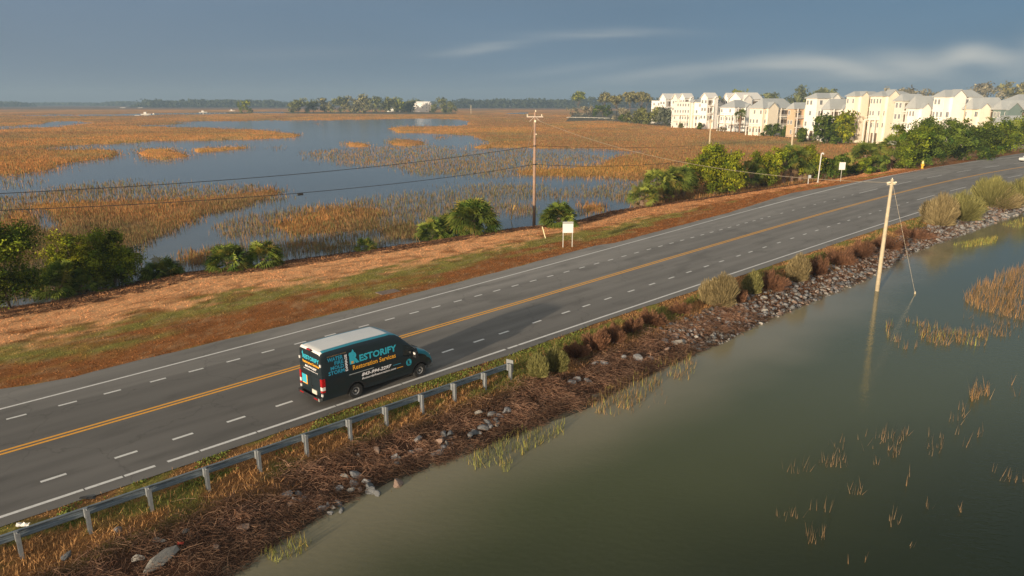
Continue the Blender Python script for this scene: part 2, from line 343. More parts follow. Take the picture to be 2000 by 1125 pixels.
edgen = (fbm(us2*.9, us2*0, 5)-.5)*.22; edgen2 = (fbm(us2*.9, us2*0+4, 7)-.5)*.18
lo = v_le(us2)-.05+edgen2; hi = v_ue(us2)+.02+edgen
V2 = lo[:, None] + (hi-lo)[:, None]*T2
x2, y2 = XY(U2, V2); nu, nt = U2.shape; idx = np.arange(nu*nt).reshape(nu, nt)
F = np.stack([idx[:-1, :-1], idx[1:, :-1], idx[1:, 1:], idx[:-1, 1:]], -1).reshape(-1, 4)
ye = LV('ye', U2); wt = LV('wt', U2); wb = LV('wb', U2); td = LV('td', U2); bd = LV('bd', U2)
sh = np.ones_like(U2)
sh *= 1 + .14*sstep(-.1, .3, V2-td)                 # paler older shoulder strip beyond the seam
sh *= 1 - .10*np.exp(-((V2-(ye+td)/2-.9)/.45)**2) - .10*np.exp(-((V2-(ye+td)/2+.7)/.45)**2)   # wheel tracks
sh *= 1 - .08*np.exp(-((V2-(ye+bd)/2-.8)/.45)**2) - .08*np.exp(-((V2-(ye+bd)/2+.8)/.45)**2)
sh *= 1 - .10*np.exp(-((V2-td)/.10)**2)
sh *= .91+.18*fbm(U2*.05, V2*.3, 77)
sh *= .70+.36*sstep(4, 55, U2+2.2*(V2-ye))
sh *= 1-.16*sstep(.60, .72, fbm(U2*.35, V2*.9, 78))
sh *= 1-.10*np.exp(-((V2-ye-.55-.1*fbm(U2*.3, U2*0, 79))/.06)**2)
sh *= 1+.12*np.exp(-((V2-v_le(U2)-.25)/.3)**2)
sh = sh[..., None]*np.array([1, 1, 1])
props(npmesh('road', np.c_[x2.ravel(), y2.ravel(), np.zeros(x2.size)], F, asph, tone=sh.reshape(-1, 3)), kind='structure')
white = mat('white_paint', (.74, .72, .68), rough=.7, noise=7, amp=.16); yellow = mat('yellow_paint', (.90, .42, .04), rough=.7, noise=7, amp=.12)
for pm in (white, yellow):
    t = pm.node_tree; bs = t.nodes['Principled BSDF']; src = bs.inputs['Base Color'].links[0].from_socket
    c = t.nodes.new('ShaderNodeTexCoord'); n = t.nodes.new('ShaderNodeTexNoise'); n.inputs['Scale'].default_value = 5.5; n.inputs['Detail'].default_value = 8; n.inputs['Roughness'].default_value = .8; t.links.new(c.outputs['Object'], n.inputs['Vector'])
    r = t.nodes.new('ShaderNodeMapRange'); r.inputs[1].default_value = .57; r.inputs[2].default_value = .66; r.inputs[4].default_value = .75; t.links.new(n.outputs[0], r.inputs[0])
    x = t.nodes.new('ShaderNodeMix'); x.data_type = 'RGBA'; t.links.new(r.outputs[0], x.inputs[0]); t.links.new(src, x.inputs[6]); x.inputs[7].default_value = (.21, .195, .18, 1); t.links.new(x.outputs[2], bs.inputs['Base Color'])
def ribbon(segs, vfun, w, z=.004):
    b = MB()
    for (a, e) in segs:
        n = max(2, int((e-a)/2)+2); u = np.linspace(a, e, n); v = vfun(u)
        A = np.array(XY(u, v-w/2)).T; B = np.array(XY(u, v+w/2)).T
        b.add([(*p, z) for p in A] + [(*p, z) for p in B], [(i, i+1, n+i+1, n+i) for i in range(n-1)])
    return b
def with_gaps(a, e, gaps):
    s = []; 
    for g, w in sorted(gaps): s.append((a, g)); a = g+w
    return s+[(a, e)]
far_edge = ribbon([(-60, 90)], lambda u: LV('wt', u), .15); props(ribbon([(90, 400)], lambda u: LV('wt', u), .24).build('edge_line_far_side', white, fix=False), kind='structure'); props(far_edge.build('edge_line_far_side', white, fix=False), kind='structure')
near_gaps = [(2.1, .05), (5.9, .05), (7.2, .06), (8.35, .45), (10.0, .06), (12.4, .05), (16.2, .05), (19.9, .05), (27.1, .2), (28.1, .06)]
props(ribbon(with_gaps(-60, 400, near_gaps), lambda u: LV('wb', u), .17).build('edge_line_near_side', white, fix=False), kind='structure')
for s in (-1, 1): props(ribbon([(-60, 400)], lambda u, s=s: LV('ye', u)+s*.15, .145).build('yellow_centre_line', yellow, fix=False), kind='structure')
td_u = [-6.2, -4.2, -2.2, -.2, 1.8, 3.8, 5.8, 7.8, 9.7, 11.8, 13.7, 15.7, 17.7, 19.7, 21.7, 24.1, 26.1, 28.1, 30, 32, 34, 35.9] + [37.9+2.08*i for i in range(23)] + [87.4+3.6*i for i in range(8)]
segs = [(u-.38, u+.38) for u in td_u if u < 116]
segs += [(a, a+8) for a in np.arange(115.5, 400, 16.2)]
props(ribbon(segs, lambda u: LV('td', u), .15).build('lane_dashes_far_side', white, fix=False), kind='structure')
bd_u = [-5, -2.4, .2, 2.8, 5.4, 7.9, 10.1, 12.4, 14.7, 17.2, 19.6, 22.1, 24.7, 27.1, 29.2, 32.2, 35.1, 37.3, 39.8, 42.7, 45.5, 48.3, 51.0, 53.9, 56.6, 59.8, 62.2, 65.2, 68.4, 71.6, 74.8, 78, 81.3, 84.4, 87.5, 91, 94.7, 98.3, 101.9, 105.4, 108.9]
segs = [(u-.42, u+.42) for u in bd_u] + [(a, a+8) for a in np.arange(113.0, 400, 15.3)]
props(ribbon(segs, lambda u: LV('bd', u), .16).build('lane_dashes_near_side', white, fix=False), kind='structure')

# ------------------------------------------------------------------ marsh map, in photo pixels projected onto the water plane
def inside(x, y, poly):
    x = np.asarray(x); r = np.zeros(x.shape, bool); n = len(poly); j = n-1
    for i in range(n):
        xi, yi = poly[i]; xj, yj = poly[j]
        c = ((yi > y) != (yj > y)) & (x < (xj-xi)*(y-yi)/((yj-yi) if yj != yi else 1e-9)+xi)
        r ^= c; j = i
    return r
MARSH = [  # (density, height factor, polygon) - later ones win; the plain itself is dense grass
 (0, 1, [(-600, 340), (0, 337), (25, 337), (80, 330), (130, 318), (200, 309), (238, 300), (200, 294), (75, 293), (60, 292), (125, 286), (225, 280), (325, 276), (400, 275), (475, 273), (575, 267), (590, 263), (537, 256), (462, 252), (400, 250), (325, 248), (240, 246), (330, 243), (385, 240), (318, 238), (400, 236), (500, 236), (600, 235), (650, 235), (725, 233), (815, 231), (895, 233), (917, 236), (914, 243), (894, 247),
        (780, 247), (757, 251), (775, 259), (875, 262), (922, 264), (956, 280), (908, 290), (1007, 286), (1064, 290), (1160, 291), (1262, 292), (1282, 295), (1240, 299), (1196, 311), (1180, 322), (1140, 325), (1110, 330), (1070, 336), (1192, 343), (1249, 347), (1164, 360), (1240, 385), (1250, 398), (1245, 420), (1000, 470), (700, 500), (300, 560), (-600, 760)]),
 (0, 1, [(-300, 243), (26, 246), (80, 243), (104, 237), (140, 236), (170, 239), (190, 240.5), (160, 243), (130, 246), (110, 249), (60, 250), (0, 252), (-300, 256)]),
 (0, 1, [(-1500, 228), (0, 226), (140, 226.5), (290, 226), (300, 224.2), (560, 220.5), (560, 218.6), (300, 222), (140, 224), (0, 225), (-1500, 225)]),
 (0, 1, [(985, 221), (1030, 219.6), (1030, 221.6), (990, 223)]),
 (.85, 1, [(267, 301), (290, 293), (340, 291), (352, 296), (375, 304), (330, 310), (275, 310)]),
 (.85, 1, [(380, 293), (410, 287), (450, 286), (495, 287), (450, 293), (395, 297)]),
 (.35, 1, [(250, 292), (262, 285), (285, 286), (292, 293), (265, 296)]),
 (.8, 1, [(667, 281), (690, 278), (722, 281), (722, 286), (680, 287)]),
 (.8, 1, [(752, 276), (775, 272), (830, 276), (832, 283), (790, 286), (757, 282)]),
 (.7, 1, [(612, 241), (622, 239), (629, 242), (620, 245)]), (.7, 1, [(842, 267), (860, 265), (872, 269), (855, 273)]), (.5, 1, [(523, 288), (540, 284), (553, 289), (540, 293)]),
 (.58, 1, [(592, 298), (650, 293), (750, 287), (825, 284), (875, 289), (940, 298), (1007, 288), (1040, 298), (1135, 299), (1184, 303), (1178, 314), (1121, 317), (1101, 327), (1045, 332), (1040, 341), (962, 343), (900, 343), (851, 341), (820, 345), (800, 338), (760, 326), (700, 326), (650, 317), (600, 312)]),
 (.95, 1.1, [(1003, 330), (1060, 328), (1101, 329), (1180, 323), (1196, 311), (1240, 300), (1300, 298), (1300, 335), (1192, 343), (1079, 342), (1010, 339)]),
 (.46, 1, [(900, 366), (936, 360), (1022, 357), (1093, 369), (1164, 359), (1249, 346), (1300, 340), (1300, 394), (1235, 398), (1195, 383), (1107, 386), (1007, 387), (922, 383)]),
 (.38, 1, [(425, 452), (450, 430), (525, 418), (600, 407), (700, 391), (800, 380), (870, 366), (905, 362), (960, 390), (1000, 410), (935, 425), (870, 440), (810, 468), (740, 460), (687, 462), (587, 464), (512, 462), (450, 470)]),
 (.72, 1, [(520, 440), (600, 415), (700, 400), (760, 412), (750, 452), (650, 458), (560, 460)]),
 (.9, 1.1, [(752, 452), (790, 436), (815, 438), (812, 466), (780, 472), (757, 466)]),
 (.5, 1, [(985, 405), (1010, 396), (1036, 400), (1040, 416), (1000, 420)]),
 (.75, 1, [(1133, 404), (1150, 396), (1187, 402), (1187, 417), (1140, 418)]),
 (.3, 1, [(560, 470), (690, 462), (800, 466), (760, 490), (600, 500), (520, 505), (440, 515), (360, 525), (350, 495), (420, 480)]),
 (.7, .8, [(560, 480), (640, 472), (690, 474), (660, 492), (590, 497)]), (.7, .8, [(345, 500), (400, 492), (440, 498), (430, 516), (360, 522)]),
 (.45, 1, [(-400, 385), (0, 388), (40, 385), (120, 368), (225, 358), (375, 362), (500, 364), (567, 382), (540, 396), (487, 402), (462, 412), (400, 424), (350, 447), (300, 470), (270, 500), (250, 560), (-400, 640)]),
 (.85, 1, [(0, 430), (60, 405), (130, 398), (220, 393), (330, 392), (460, 385), (535, 372), (560, 382), (480, 404), (400, 424), (350, 448), (290, 472), (260, 482), (180, 490), (60, 520), (-400, 560), (-400, 430)]),
 (0, 1, [(60, 430), (75, 424), (120, 432), (122, 450), (95, 452), (62, 440)]), (.12, 1, [(48, 414), (70, 410), (100, 416), (92, 430), (55, 428)]),
 (.2, 1, [(-400, 350), (30, 347), (90, 352), (85, 362), (20, 366), (-400, 372)]),
]
def marsh_density(x, y, px, py, jit=0.0):
    """x,y ground metres; px,py photo pixels on the water plane"""
    d = np.ones(px.shape); s = np.clip((py-200)/90, .12, 1.5)
    w1 = (fbm(x*.05, y*.05, 51)-.5); w2 = (fbm(x*.05+40, y*.05+9, 52)-.5); w3 = fbm(x*.35, y*.35, 53)-.5
    qx = px + (w1*26+w3*14)*s; qy = py + (w2*10+w3*5)*s
    if jit: qx = qx + rng.normal(0, 7*jit, px.shape)*s; qy = qy + rng.normal(0, 2.6*jit, px.shape)*s
    for dv, hh, poly in MARSH: d[inside(qx, qy, poly)] = dv
    return d
# land that is not marsh: the wooded point and the ground the houses stand on
LAND = [[(1105, 237), (1180, 235), (1250, 242), (1330, 249), (1400, 251), (1450, 260), (1550, 270), (1650, 278), (1760, 286), (1900, 290), (2060, 292), (2400, 300), (2400, 205), (1400, 205), (1250, 212), (1120, 222)],
        [(440, 219.6), (495, 219.6), (490, 221.4), (450, 221.4)], [(555, 219), (700, 219), (890, 219.5), (892, 221.5), (870, 222.5), (640, 222), (560, 221.5)]]

pxs = np.concatenate([np.arange(-1800, -420, 25.0), np.arange(-420, 2500, 7.0), np.arange(2500, 3400, 25.0)]); pys = np.concatenate([np.arange(204.2, 222, .35), np.arange(222, 300, 1.0), np.arange(300, 620, 2.5)])
PXg, PYg = np.meshgrid(pxs, pys, indexing='ij')
gx, gy = GN(PXg, PYg)
dens = marsh_density(gx, gy, PXg, PYg)
ug, vg = UV(gx, gy); offroad = vg > v_shl(ug)+.4
# soften
dk = dens.copy()
for _ in range(2):
    dk[1:-1, 1:-1] = (dk[1:-1, 1:-1]*2+dk[:-2, 1:-1]+dk[2:, 1:-1]+dk[1:-1, :-2]+dk[1:-1, 2:])/6
dist = np.hypot(gx, gy)
can = .10 + .30*sstep(90, 220, dist)
z = WZ - .25 + (can+.25+.12*(fbm(gx*.15, gy*.15, 61)-.5)*sstep(90, 200, dist))*sstep(.50, .82, dk)
z = np.where(offroad, z, WZ-.4)
nx, ny = PXg.shape; idx = np.arange(nx*ny).reshape(nx, ny)
F = np.stack([idx[:-1, :-1], idx[:-1, 1:], idx[1:, 1:], idx[1:, :-1]], -1).reshape(-1, 4)
keep = (np.stack([z.ravel()[F[:, i]] for i in range(4)]).max(0) > WZ-.1); F = F[keep]
M1 = np.array([.58, .27, .085]); M2 = np.array([.40, .20, .078]); M3 = np.array([.30, .22, .09]); M4 = np.array([.56, .29, .075])
def marsh_col(x, y, px, py):
    n1 = fbm(x*.018, y*.010, 71); n2 = fbm(x*.06, y*.05, 72); n3 = fbm(x*.5, y*.3, 73)
    c = mixc(M1, M2, sstep(.40, .62, n1)); c = mixc(c, M3, .6*sstep(.5, .7, n2)); c = mixc(c, M4, .5*sstep(.55, .7, fbm(x*.03+9, y*.03, 74)))
    c = mixc(c, np.array([.26, .175, .085]), .65*sstep(320, 400, py)*sstep(.3, .6, n2)); right = sstep(1150, 1300, px)*sstep(235, 262, py); c = mixc(c, np.array([.44, .225, .09]), .7*right)
    c = mixc(c, np.array([.20, .18, .085]), .75*np.exp(-((py-282+(px-1400)*.012)/5)**2)*sstep(1310, 1400, px))
    c = mixc(c, M4*1.05, .8*np.exp(-((py-331)/9)**2)*sstep(990, 1040, px)*(1-sstep(1240, 1300, px)))
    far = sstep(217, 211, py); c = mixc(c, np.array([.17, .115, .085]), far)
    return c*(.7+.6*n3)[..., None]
tone = marsh_col(gx, gy, PXg, PYg).reshape(-1, 3)*(.85+.40*sstep(120, 260, dist)).reshape(-1, 1)  # far bed tone raised to paint in sun caught by upright stems
bed_m = mat('marsh_bed', attr=True, rough=1, noise=3, amp=.3, bump=1.0, bscale=4, spec=.05)
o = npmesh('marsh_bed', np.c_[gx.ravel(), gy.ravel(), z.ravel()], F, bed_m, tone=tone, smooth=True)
if o.data.polygons[0].normal.z < 0: o.data.flip_normals()
props(o, kind='structure')

blade_m = mat('grass_blade', attr=True, rough=.85, trans=.25, spec=.15)
def blades(name, P, h, w, tone, lean=.25, label=None, kind='stuff', m=None, curve=False):
    n = len(P); a = rng.uniform(0, math.pi, n); dx, dy = np.cos(a)*w/2, np.sin(a)*w/2
    la = rng.uniform(0, 2*math.pi, n); ll = np.abs(rng.normal(0, lean, n))*h
    A = P + np.c_[-dx, -dy, np.zeros(n)]; B = P + np.c_[dx, dy, np.zeros(n)]; T = P + np.c_[np.cos(la)*ll, np.sin(la)*ll, h]
    V = np.stack([A, B, T], 1).reshape(-1, 3); F = np.arange(3*n).reshape(n, 3)
    o = npmesh(name, V, F, m or blade_m, tone=np.repeat(tone, 3, 0)); return props(o, kind=kind) if kind else o

# marsh grass blades: constant number per photo area, wider with distance
n = 1150000
bx = rng.uniform(-420, 2300, n); by = 224 + (610-224)*rng.uniform(0, 1, n)**1.25
x, y = GN(bx, by); d = marsh_density(x, y, bx, by, 1.0); u, v = UV(x, y)
clump = fbm(x*.9, y*.9, 81)
land = np.zeros(n, bool)
for L in LAND: land |= inside(bx, by, L)
ok = (v > v_shl(u)+.3) & (~land) & (rng.uniform(0, 1, n) < d**1.2*np.where(d > .8, .30+.70*sstep(.24, .44, fbm(x*.22, y*.16, 83)), (.25+.9*sstep(.30, .62, clump)))*np.clip(.75+.25*(by-224)/100, 0, 1))
x, y, bx, by, d = x[ok], y[ok], bx[ok], by[ok], d[ok]; dist = np.hypot(x, y); n = len(x)
h = rng.uniform(.35, .85, n)*(1+.25*(d > .85)); h *= np.where(dist > 115, .78, 1)*np.where(dist < 110, .9, 1)
w = .018 + dist*.00075
tone = marsh_col(x, y, bx, by); tone *= .85*rng.uniform(.6, 1.35, n)[:, None]
sparse = (d < .6); tone[sparse] = tone[sparse]*.45 + np.array([.20, .165, .11])*.55
gr = rng.uniform(0, 1, n) < .22; tone[gr] = np.array([.20, .20, .07])*rng.uniform(.6, 1.3, gr.sum())[:, None]
blades('marsh_grass', np.c_[x, y, WZ-.05+.28*sstep(110, 200, dist)*(d > .7)], h, w, tone, lean=.22)

# pond reeds on the right
def region_px(poly, n, z=WZ):
    xs = [p[0] for p in poly]; ys = [p[1] for p in poly]
    qx = rng.uniform(min(xs), max(xs), n); qy = rng.uniform(min(ys), max(ys), n); k = inside(qx, qy, poly); return qx[k], qy[k]
RP = []; RH = []; RT = []
def reeds(poly, n, h, cols, thr=.0, w=None):
    qx, qy = region_px(poly, n); x, y = GN(qx, qy); cl = fbm(x*1.1, y*1.1, 91)
    k = cl > thr; x, y = x[k], y[k]
    RP.append(np.c_[x, y, np.full(len(x), WZ-.05)]); RH.append(rng.uniform(.5, 1.15, len(x))*h)
    c = np.array(cols)[rng.integers(0, len(cols), len(x))]*rng.uniform(.6, 1.4, len(x))[:, None]; RT.append(c)
OR = [(.42, .235, .09), (.35, .21, .10), (.26, .18, .09)]; YG = [(.30, .30, .07), (.38, .28, .08), (.22, .24, .07)]; BR = [(.26, .165, .085), (.19, .135, .075)]
reeds([(1880, 585), (1905, 560), (1960, 535), (2000, 522), (2100, 500), (2150, 640), (2000, 628), (1950, 618), (1900, 602)], 6500, .85, OR, .36)
reeds([(1722, 640), (1760, 625), (1800, 632), (1870, 650), (1900, 640), (1932, 655), (1930, 676), (1870, 676), (1810, 678), (1760, 684), (1730, 660)], 1500, .62, OR+BR+YG[:1], .48)
reeds([(1880, 620), (2000, 635), (1990, 660), (1900, 655)], 500, .5, BR, .5)
reeds([(1886, 775), (1900, 758), (1936, 762), (1934, 786), (1900, 786)], 110, .8, BR+OR, .4); reeds([(1940, 750), (2060, 745), (2060, 790), (1990, 778)], 90, .8, BR+OR, .45)
reeds([(1860, 478), (1900, 470), (1950, 462), (1945, 476), (1880, 484)], 1500, .45, YG, .36); reeds([(1950, 440), (2000, 425), (2080, 410), (2080, 428), (1990, 446)], 1500, .45, YG, .3)
for (cx, cy, rx, ry, n) in [(1555, 918, 30, 9, 16), (1630, 905, 35, 10, 44), (1670, 960, 20, 10, 16), (1745, 855, 30, 14, 40), (1745, 885, 14, 9, 22), (1825, 870, 20, 25, 22), (1865, 830, 14, 22, 14), (1880, 810, 10, 16, 12), (1540, 1010, 28, 10, 14), (1590, 1050, 24, 14, 30), (1600, 1000, 22, 8, 10), (1775, 940, 8, 12, 5), (1745, 1022, 12, 8, 9), (1890, 870, 10, 10, 6), (1915, 850, 10, 10, 6),
                        (1940, 920, 5, 12, 3), (1965, 935, 18, 8, 12), (1990, 940, 10, 8, 8), (1780, 1070, 5, 6, 3), (1690, 1100, 5, 8, 2), (1655, 1105, 6, 8, 2), (1710, 905, 8, 8, 5), (1815, 990, 8, 6, 5), (1875, 1000, 6, 4, 3), (1700, 870, 30, 20, 8), (1640, 870, 26, 14, 8)]:
    a = rng.uniform(0, 2*math.pi, n); r = np.sqrt(rng.uniform(0, 1, n)); x, y = GN(cx+np.cos(a)*r*rx, cy+np.sin(a)*r*ry)
    RP.append(np.c_[x, y, np.full(n, WZ-.03)]); RH.append(rng.uniform(.18, .62, n)); RT.append(np.array(BR)[rng.integers(0, 2, n)]*rng.uniform(.7, 1.5, n)[:, None])
P = np.concatenate(RP); H_ = np.concatenate(RH); T_ = np.concatenate(RT)
blades('pond_reeds', P, H_, .012+.0004*np.hypot(P[:, 0], P[:, 1]), T_, lean=.30)
RP = []; RH = []; RT = []
reeds([(505, 1088), (540, 1068), (590, 1050), (612, 1058), (590, 1085), (540, 1100)], 260, .4, YG, .3)
reeds([(900, 905), (940, 880), (1000, 850), (1060, 822), (1108, 815), (1100, 850), (1040, 880), (1000, 900), (960, 912), (930, 920)], 1500, .42, YG+[(.15, .15, .07)], .38)
reeds([(1130, 800), (1180, 765), (1240, 735), (1300, 700), (1350, 690), (1360, 712), (1350, 742), (1290, 752), (1240, 795), (1200, 815)], 2600, .5, OR+BR+YG[:2], .36)
reeds([(970, 905), (1000, 895), (1000, 920), (985, 925)], 60, .4, YG, .3); reeds([(1180, 795), (1320, 740), (1300, 790), (1220, 815)], 160, .4, BR, .4)
reeds([(440, 1110), (640, 1000), (860, 915), (870, 925), (640, 1030), (470, 1125)], 170, .3, YG+BR, .55)
P = np.concatenate(RP); H_ = np.concatenate(RH); T_ = np.concatenate(RT)
blades('shore_grass', P, H_, .03+0*H_, T_, lean=.35)

# land sheets
land_m = mat('scrub_ground', (.085, .075, .035), rough=1, noise=.3, amp=.5, bump=.8, bscale=2)
for L in LAND:
    b = MB(); pts = [G(px_, py_, -.5) for px_, py_ in L]; n = len(pts)
    b.add([p for p in pts] + [Vector((p.x, p.y, -1.4)) for p in pts], [tuple(range(n))] + [(i, (i+1) % n, n+(i+1) % n, n+i) for i in range(n)])
    props(b.build('land', land_m), kind='structure')
#PART3
# ------------------------------------------------------------------ vegetation builders
leaf_m = mat('foliage', attr=True, rough=.8, trans=.10, spec=.06)
bark_m = mat('bark', (.16, .12, .09), rough=.95, noise=14, amp=.4, bump=.8, bscale=12)
twig_m = mat('twig', (.13, .085, .055), rough=.95, noise=14, amp=.3)
def rdir(n, up=0.0):
    d = rng.normal(0, 1, (n, 3)); d[:, 2] += up; return d/np.linalg.norm(d, axis=1)[:, None]
def leaves(P, size, tone, out=None, long=1.6):
    n = len(P); N = rdir(n) if out is None else out + .8*rdir(n)
    N /= np.linalg.norm(N, axis=1)[:, None]; A = np.cross(N, rdir(n)); A /= np.linalg.norm(A, axis=1)[:, None]+1e-9; B = np.cross(N, A)
    s = size*rng.uniform(.6, 1.3, n)[:, None]
    V = np.stack([P-A*s*long*.5, P+B*s*.5, P+A*s*long*.5, P-B*s*.5], 1).reshape(-1, 3)
    return V, np.arange(4*n).reshape(n, 4), np.repeat(tone, 4, 0)
def crown_points(blobs, nclump, nleaf, cr, flat=.9):
    bl = np.array(blobs, float); wts = bl[:, 3]**2; wts /= wts.sum(); Ps = []; Os = []; Ts = []
    pick = rng.choice(len(bl), nclump, p=wts); d = rdir(nclump, .35); rr = rng.uniform(.55, 1.08, nclump)**.6
    C = bl[pick, :3] + d*(bl[pick, 3]*rr)[:, None]*np.array([1, 1, flat])
    tn = rng.uniform(.45, 1.6, nclump); hue = rng.uniform(0, 1, nclump)
    ni = int(nclump*.45); C[:ni] = bl[pick[:ni], :3] + d[:ni]*(bl[pick[:ni], 3]*rng.uniform(.1, .6, ni))[:, None]
    k = rng.integers(0, nclump, nleaf); off = rng.normal(0, 1, (nleaf, 3))*cr*np.array([1, 1, .75])
    P = C[k] + off; return P, d[k], tn[k]*rng.uniform(.75, 1.25, nleaf), hue[k], pick[k]
def tree(name, base, blobs, nclump, nleaf, cr, size, cols, label, cat, group=None, trunk=.08, limbs=True, bark=None):
    """blobs in local metres (x, y, z, r); cols two crown colours"""
    rt = root(name, base, label, cat, group)
    P, D, T, Hh, _ = crown_points(blobs, int(nclump*1.1), int(nleaf*1.35), cr*.85)
    keep = P[:, 2] > .02; P, D, T, Hh = P[keep], D[keep], T[keep], Hh[keep]
    c = mixc(np.array(cols[0]), np.array(cols[1]), Hh)*T[:, None]
    V, F, tn = leaves(P, size, c, D); npmesh('crown', V, F, leaf_m, rt, tone=tn)
    if limbs:
        b = MB(); bl = sorted(blobs, key=lambda q: -q[3])[:7]; top = max(q[2] for q in blobs)
        fork = Vector((bl[0][0]*.3, bl[0][1]*.3, min(bl[0][2]*.45, top*.5)))
        b.tube([(0, 0, -.4), fork*.5 + Vector((trunk*.5, 0, 0)), fork], [trunk*1.25, trunk, trunk*.8], 7)
        for q in bl:
            e = Vector(q[:3]); b.tube([fork, fork.lerp(e, .5)+Vector((0, 0, -.05*e.length)), e + Vector((0, 0, q[3]*.4))], [trunk*.6, trunk*.4, trunk*.12], 5)
        b.build('trunk', bark or bark_m, rt, smooth=True)
    return rt
def blob_set(w, h, n, d=None, low=.25, seed=None):
    """n blobs filling a w wide, h high bush"""
    r = np.random.default_rng(seed if seed is not None else rng.integers(1e6)); d = d or w*.8; o = []
    for i in range(n):
        z = h*(low + (1-low-.18)*r.uniform(0, 1)); k = 1 - .45*max(0, (z/h-.5)*2)
        a = r.uniform(0, 2*math.pi); q = r.uniform(0, .36)**.8*k
        rad = h*r.uniform(.16, .27)
        o.append((math.cos(a)*q*w*1.05, math.sin(a)*q*d, min(z, h-rad*.8), rad))
    return o
def plume(name, base, w, h, n, cols, label, cat, group=None, m=None, tuft=.6, stem=.5, size=.055):
    """open shrub of upright fine twigs with feathery tops"""
    rt = root(name, base, label, cat, group); m = m or leaf_m; n = int(n*2.2); size = size*.62
    nl_ = 10 if name != 'bare_shrub' else 16; lc = []; 
    for i in range(nl_):
        a_ = rng.uniform(0, 2*math.pi); q_ = math.sqrt(rng.uniform())*.36 if i else 0
        if name == 'bare_shrub': lc.append((math.cos(a_)*q_*w*1.1, math.sin(a_)*q_*w*1.1, w*rng.uniform(.08, .2), h*rng.uniform(.4, 1.05)*(1-.2*(q_/.36)**2))); continue
        lc.append((math.cos(a_)*q_*w*.85, math.sin(a_)*q_*w*.85, w*rng.uniform(.22, .34), h*(rng.uniform(.78, 1.0) if i else .96)*(1-.22*(q_/.36)**2)))
    lc = np.array(lc); k_ = rng.integers(0, nl_, n); a = rng.uniform(0, 2*math.pi, n); q = np.sqrt(rng.uniform(0, 1, n)); rr_ = lc[k_, 2]*q
    top = np.c_[lc[k_, 0]+np.cos(a)*rr_, lc[k_, 1]+np.sin(a)*rr_, lc[k_, 3]*(1-.42*q**2.2)*rng.uniform(.80, 1.03, n)]
    low_ = rng.uniform(0, 1, n) < .62; top[low_] *= np.c_[rng.uniform(.7, 1, low_.sum()), rng.uniform(.7, 1, low_.sum()), rng.uniform(.22, .95, low_.sum())]
    st = top*np.array([.22, .22, 0]) ; s = rng.uniform(.2, .8, n)[:, None]; mid = st + (top-st)*s; 
    d = top-st; d /= np.linalg.norm(d, axis=1)[:, None]; L = h*rng.uniform(.08, .24, n)[:, None]; st2 = top - d*L
    k2 = rng.uniform(0, 1, n) < stem*.4; st2[k2] = st2[k2]*.55
    side = np.cross(d, rdir(n)); side /= np.linalg.norm(side, axis=1)[:, None]; ww = size*rng.uniform(.5, 1.2, n)[:, None]
    V = np.stack([st2-side*ww*.3, st2+side*ww*.3, top*.97+side*ww*.5, top], 1).reshape(-1, 3)
    lob = .25+.5*fbm(top[:, 0]*4/h+7, top[:, 2]*4/h, int(rng.integers(99)))+.35*rng.uniform(0, 1, nl_)[k_]; c = mixc(np.array(cols[0]), np.array(cols[1]), rng.uniform(0, 1, n))*(.5+1.0*lob)[:, None]*rng.uniform(.7, 1.3, n)[:, None]
    npmesh('crown', V, np.arange(4*n).reshape(n, 4), m, rt, tone=np.repeat(c, 4, 0))
    b = MB()
    for i in range(12):
        t = Vector(top[rng.integers(n)])*.75; b.tube([(t.x*.12, t.y*.12, -.1), (t.x*.4, t.y*.4, t.z*.45), t], [.022, .015, .005], 4)
    b.build('stem', twig_m, rt); return rt
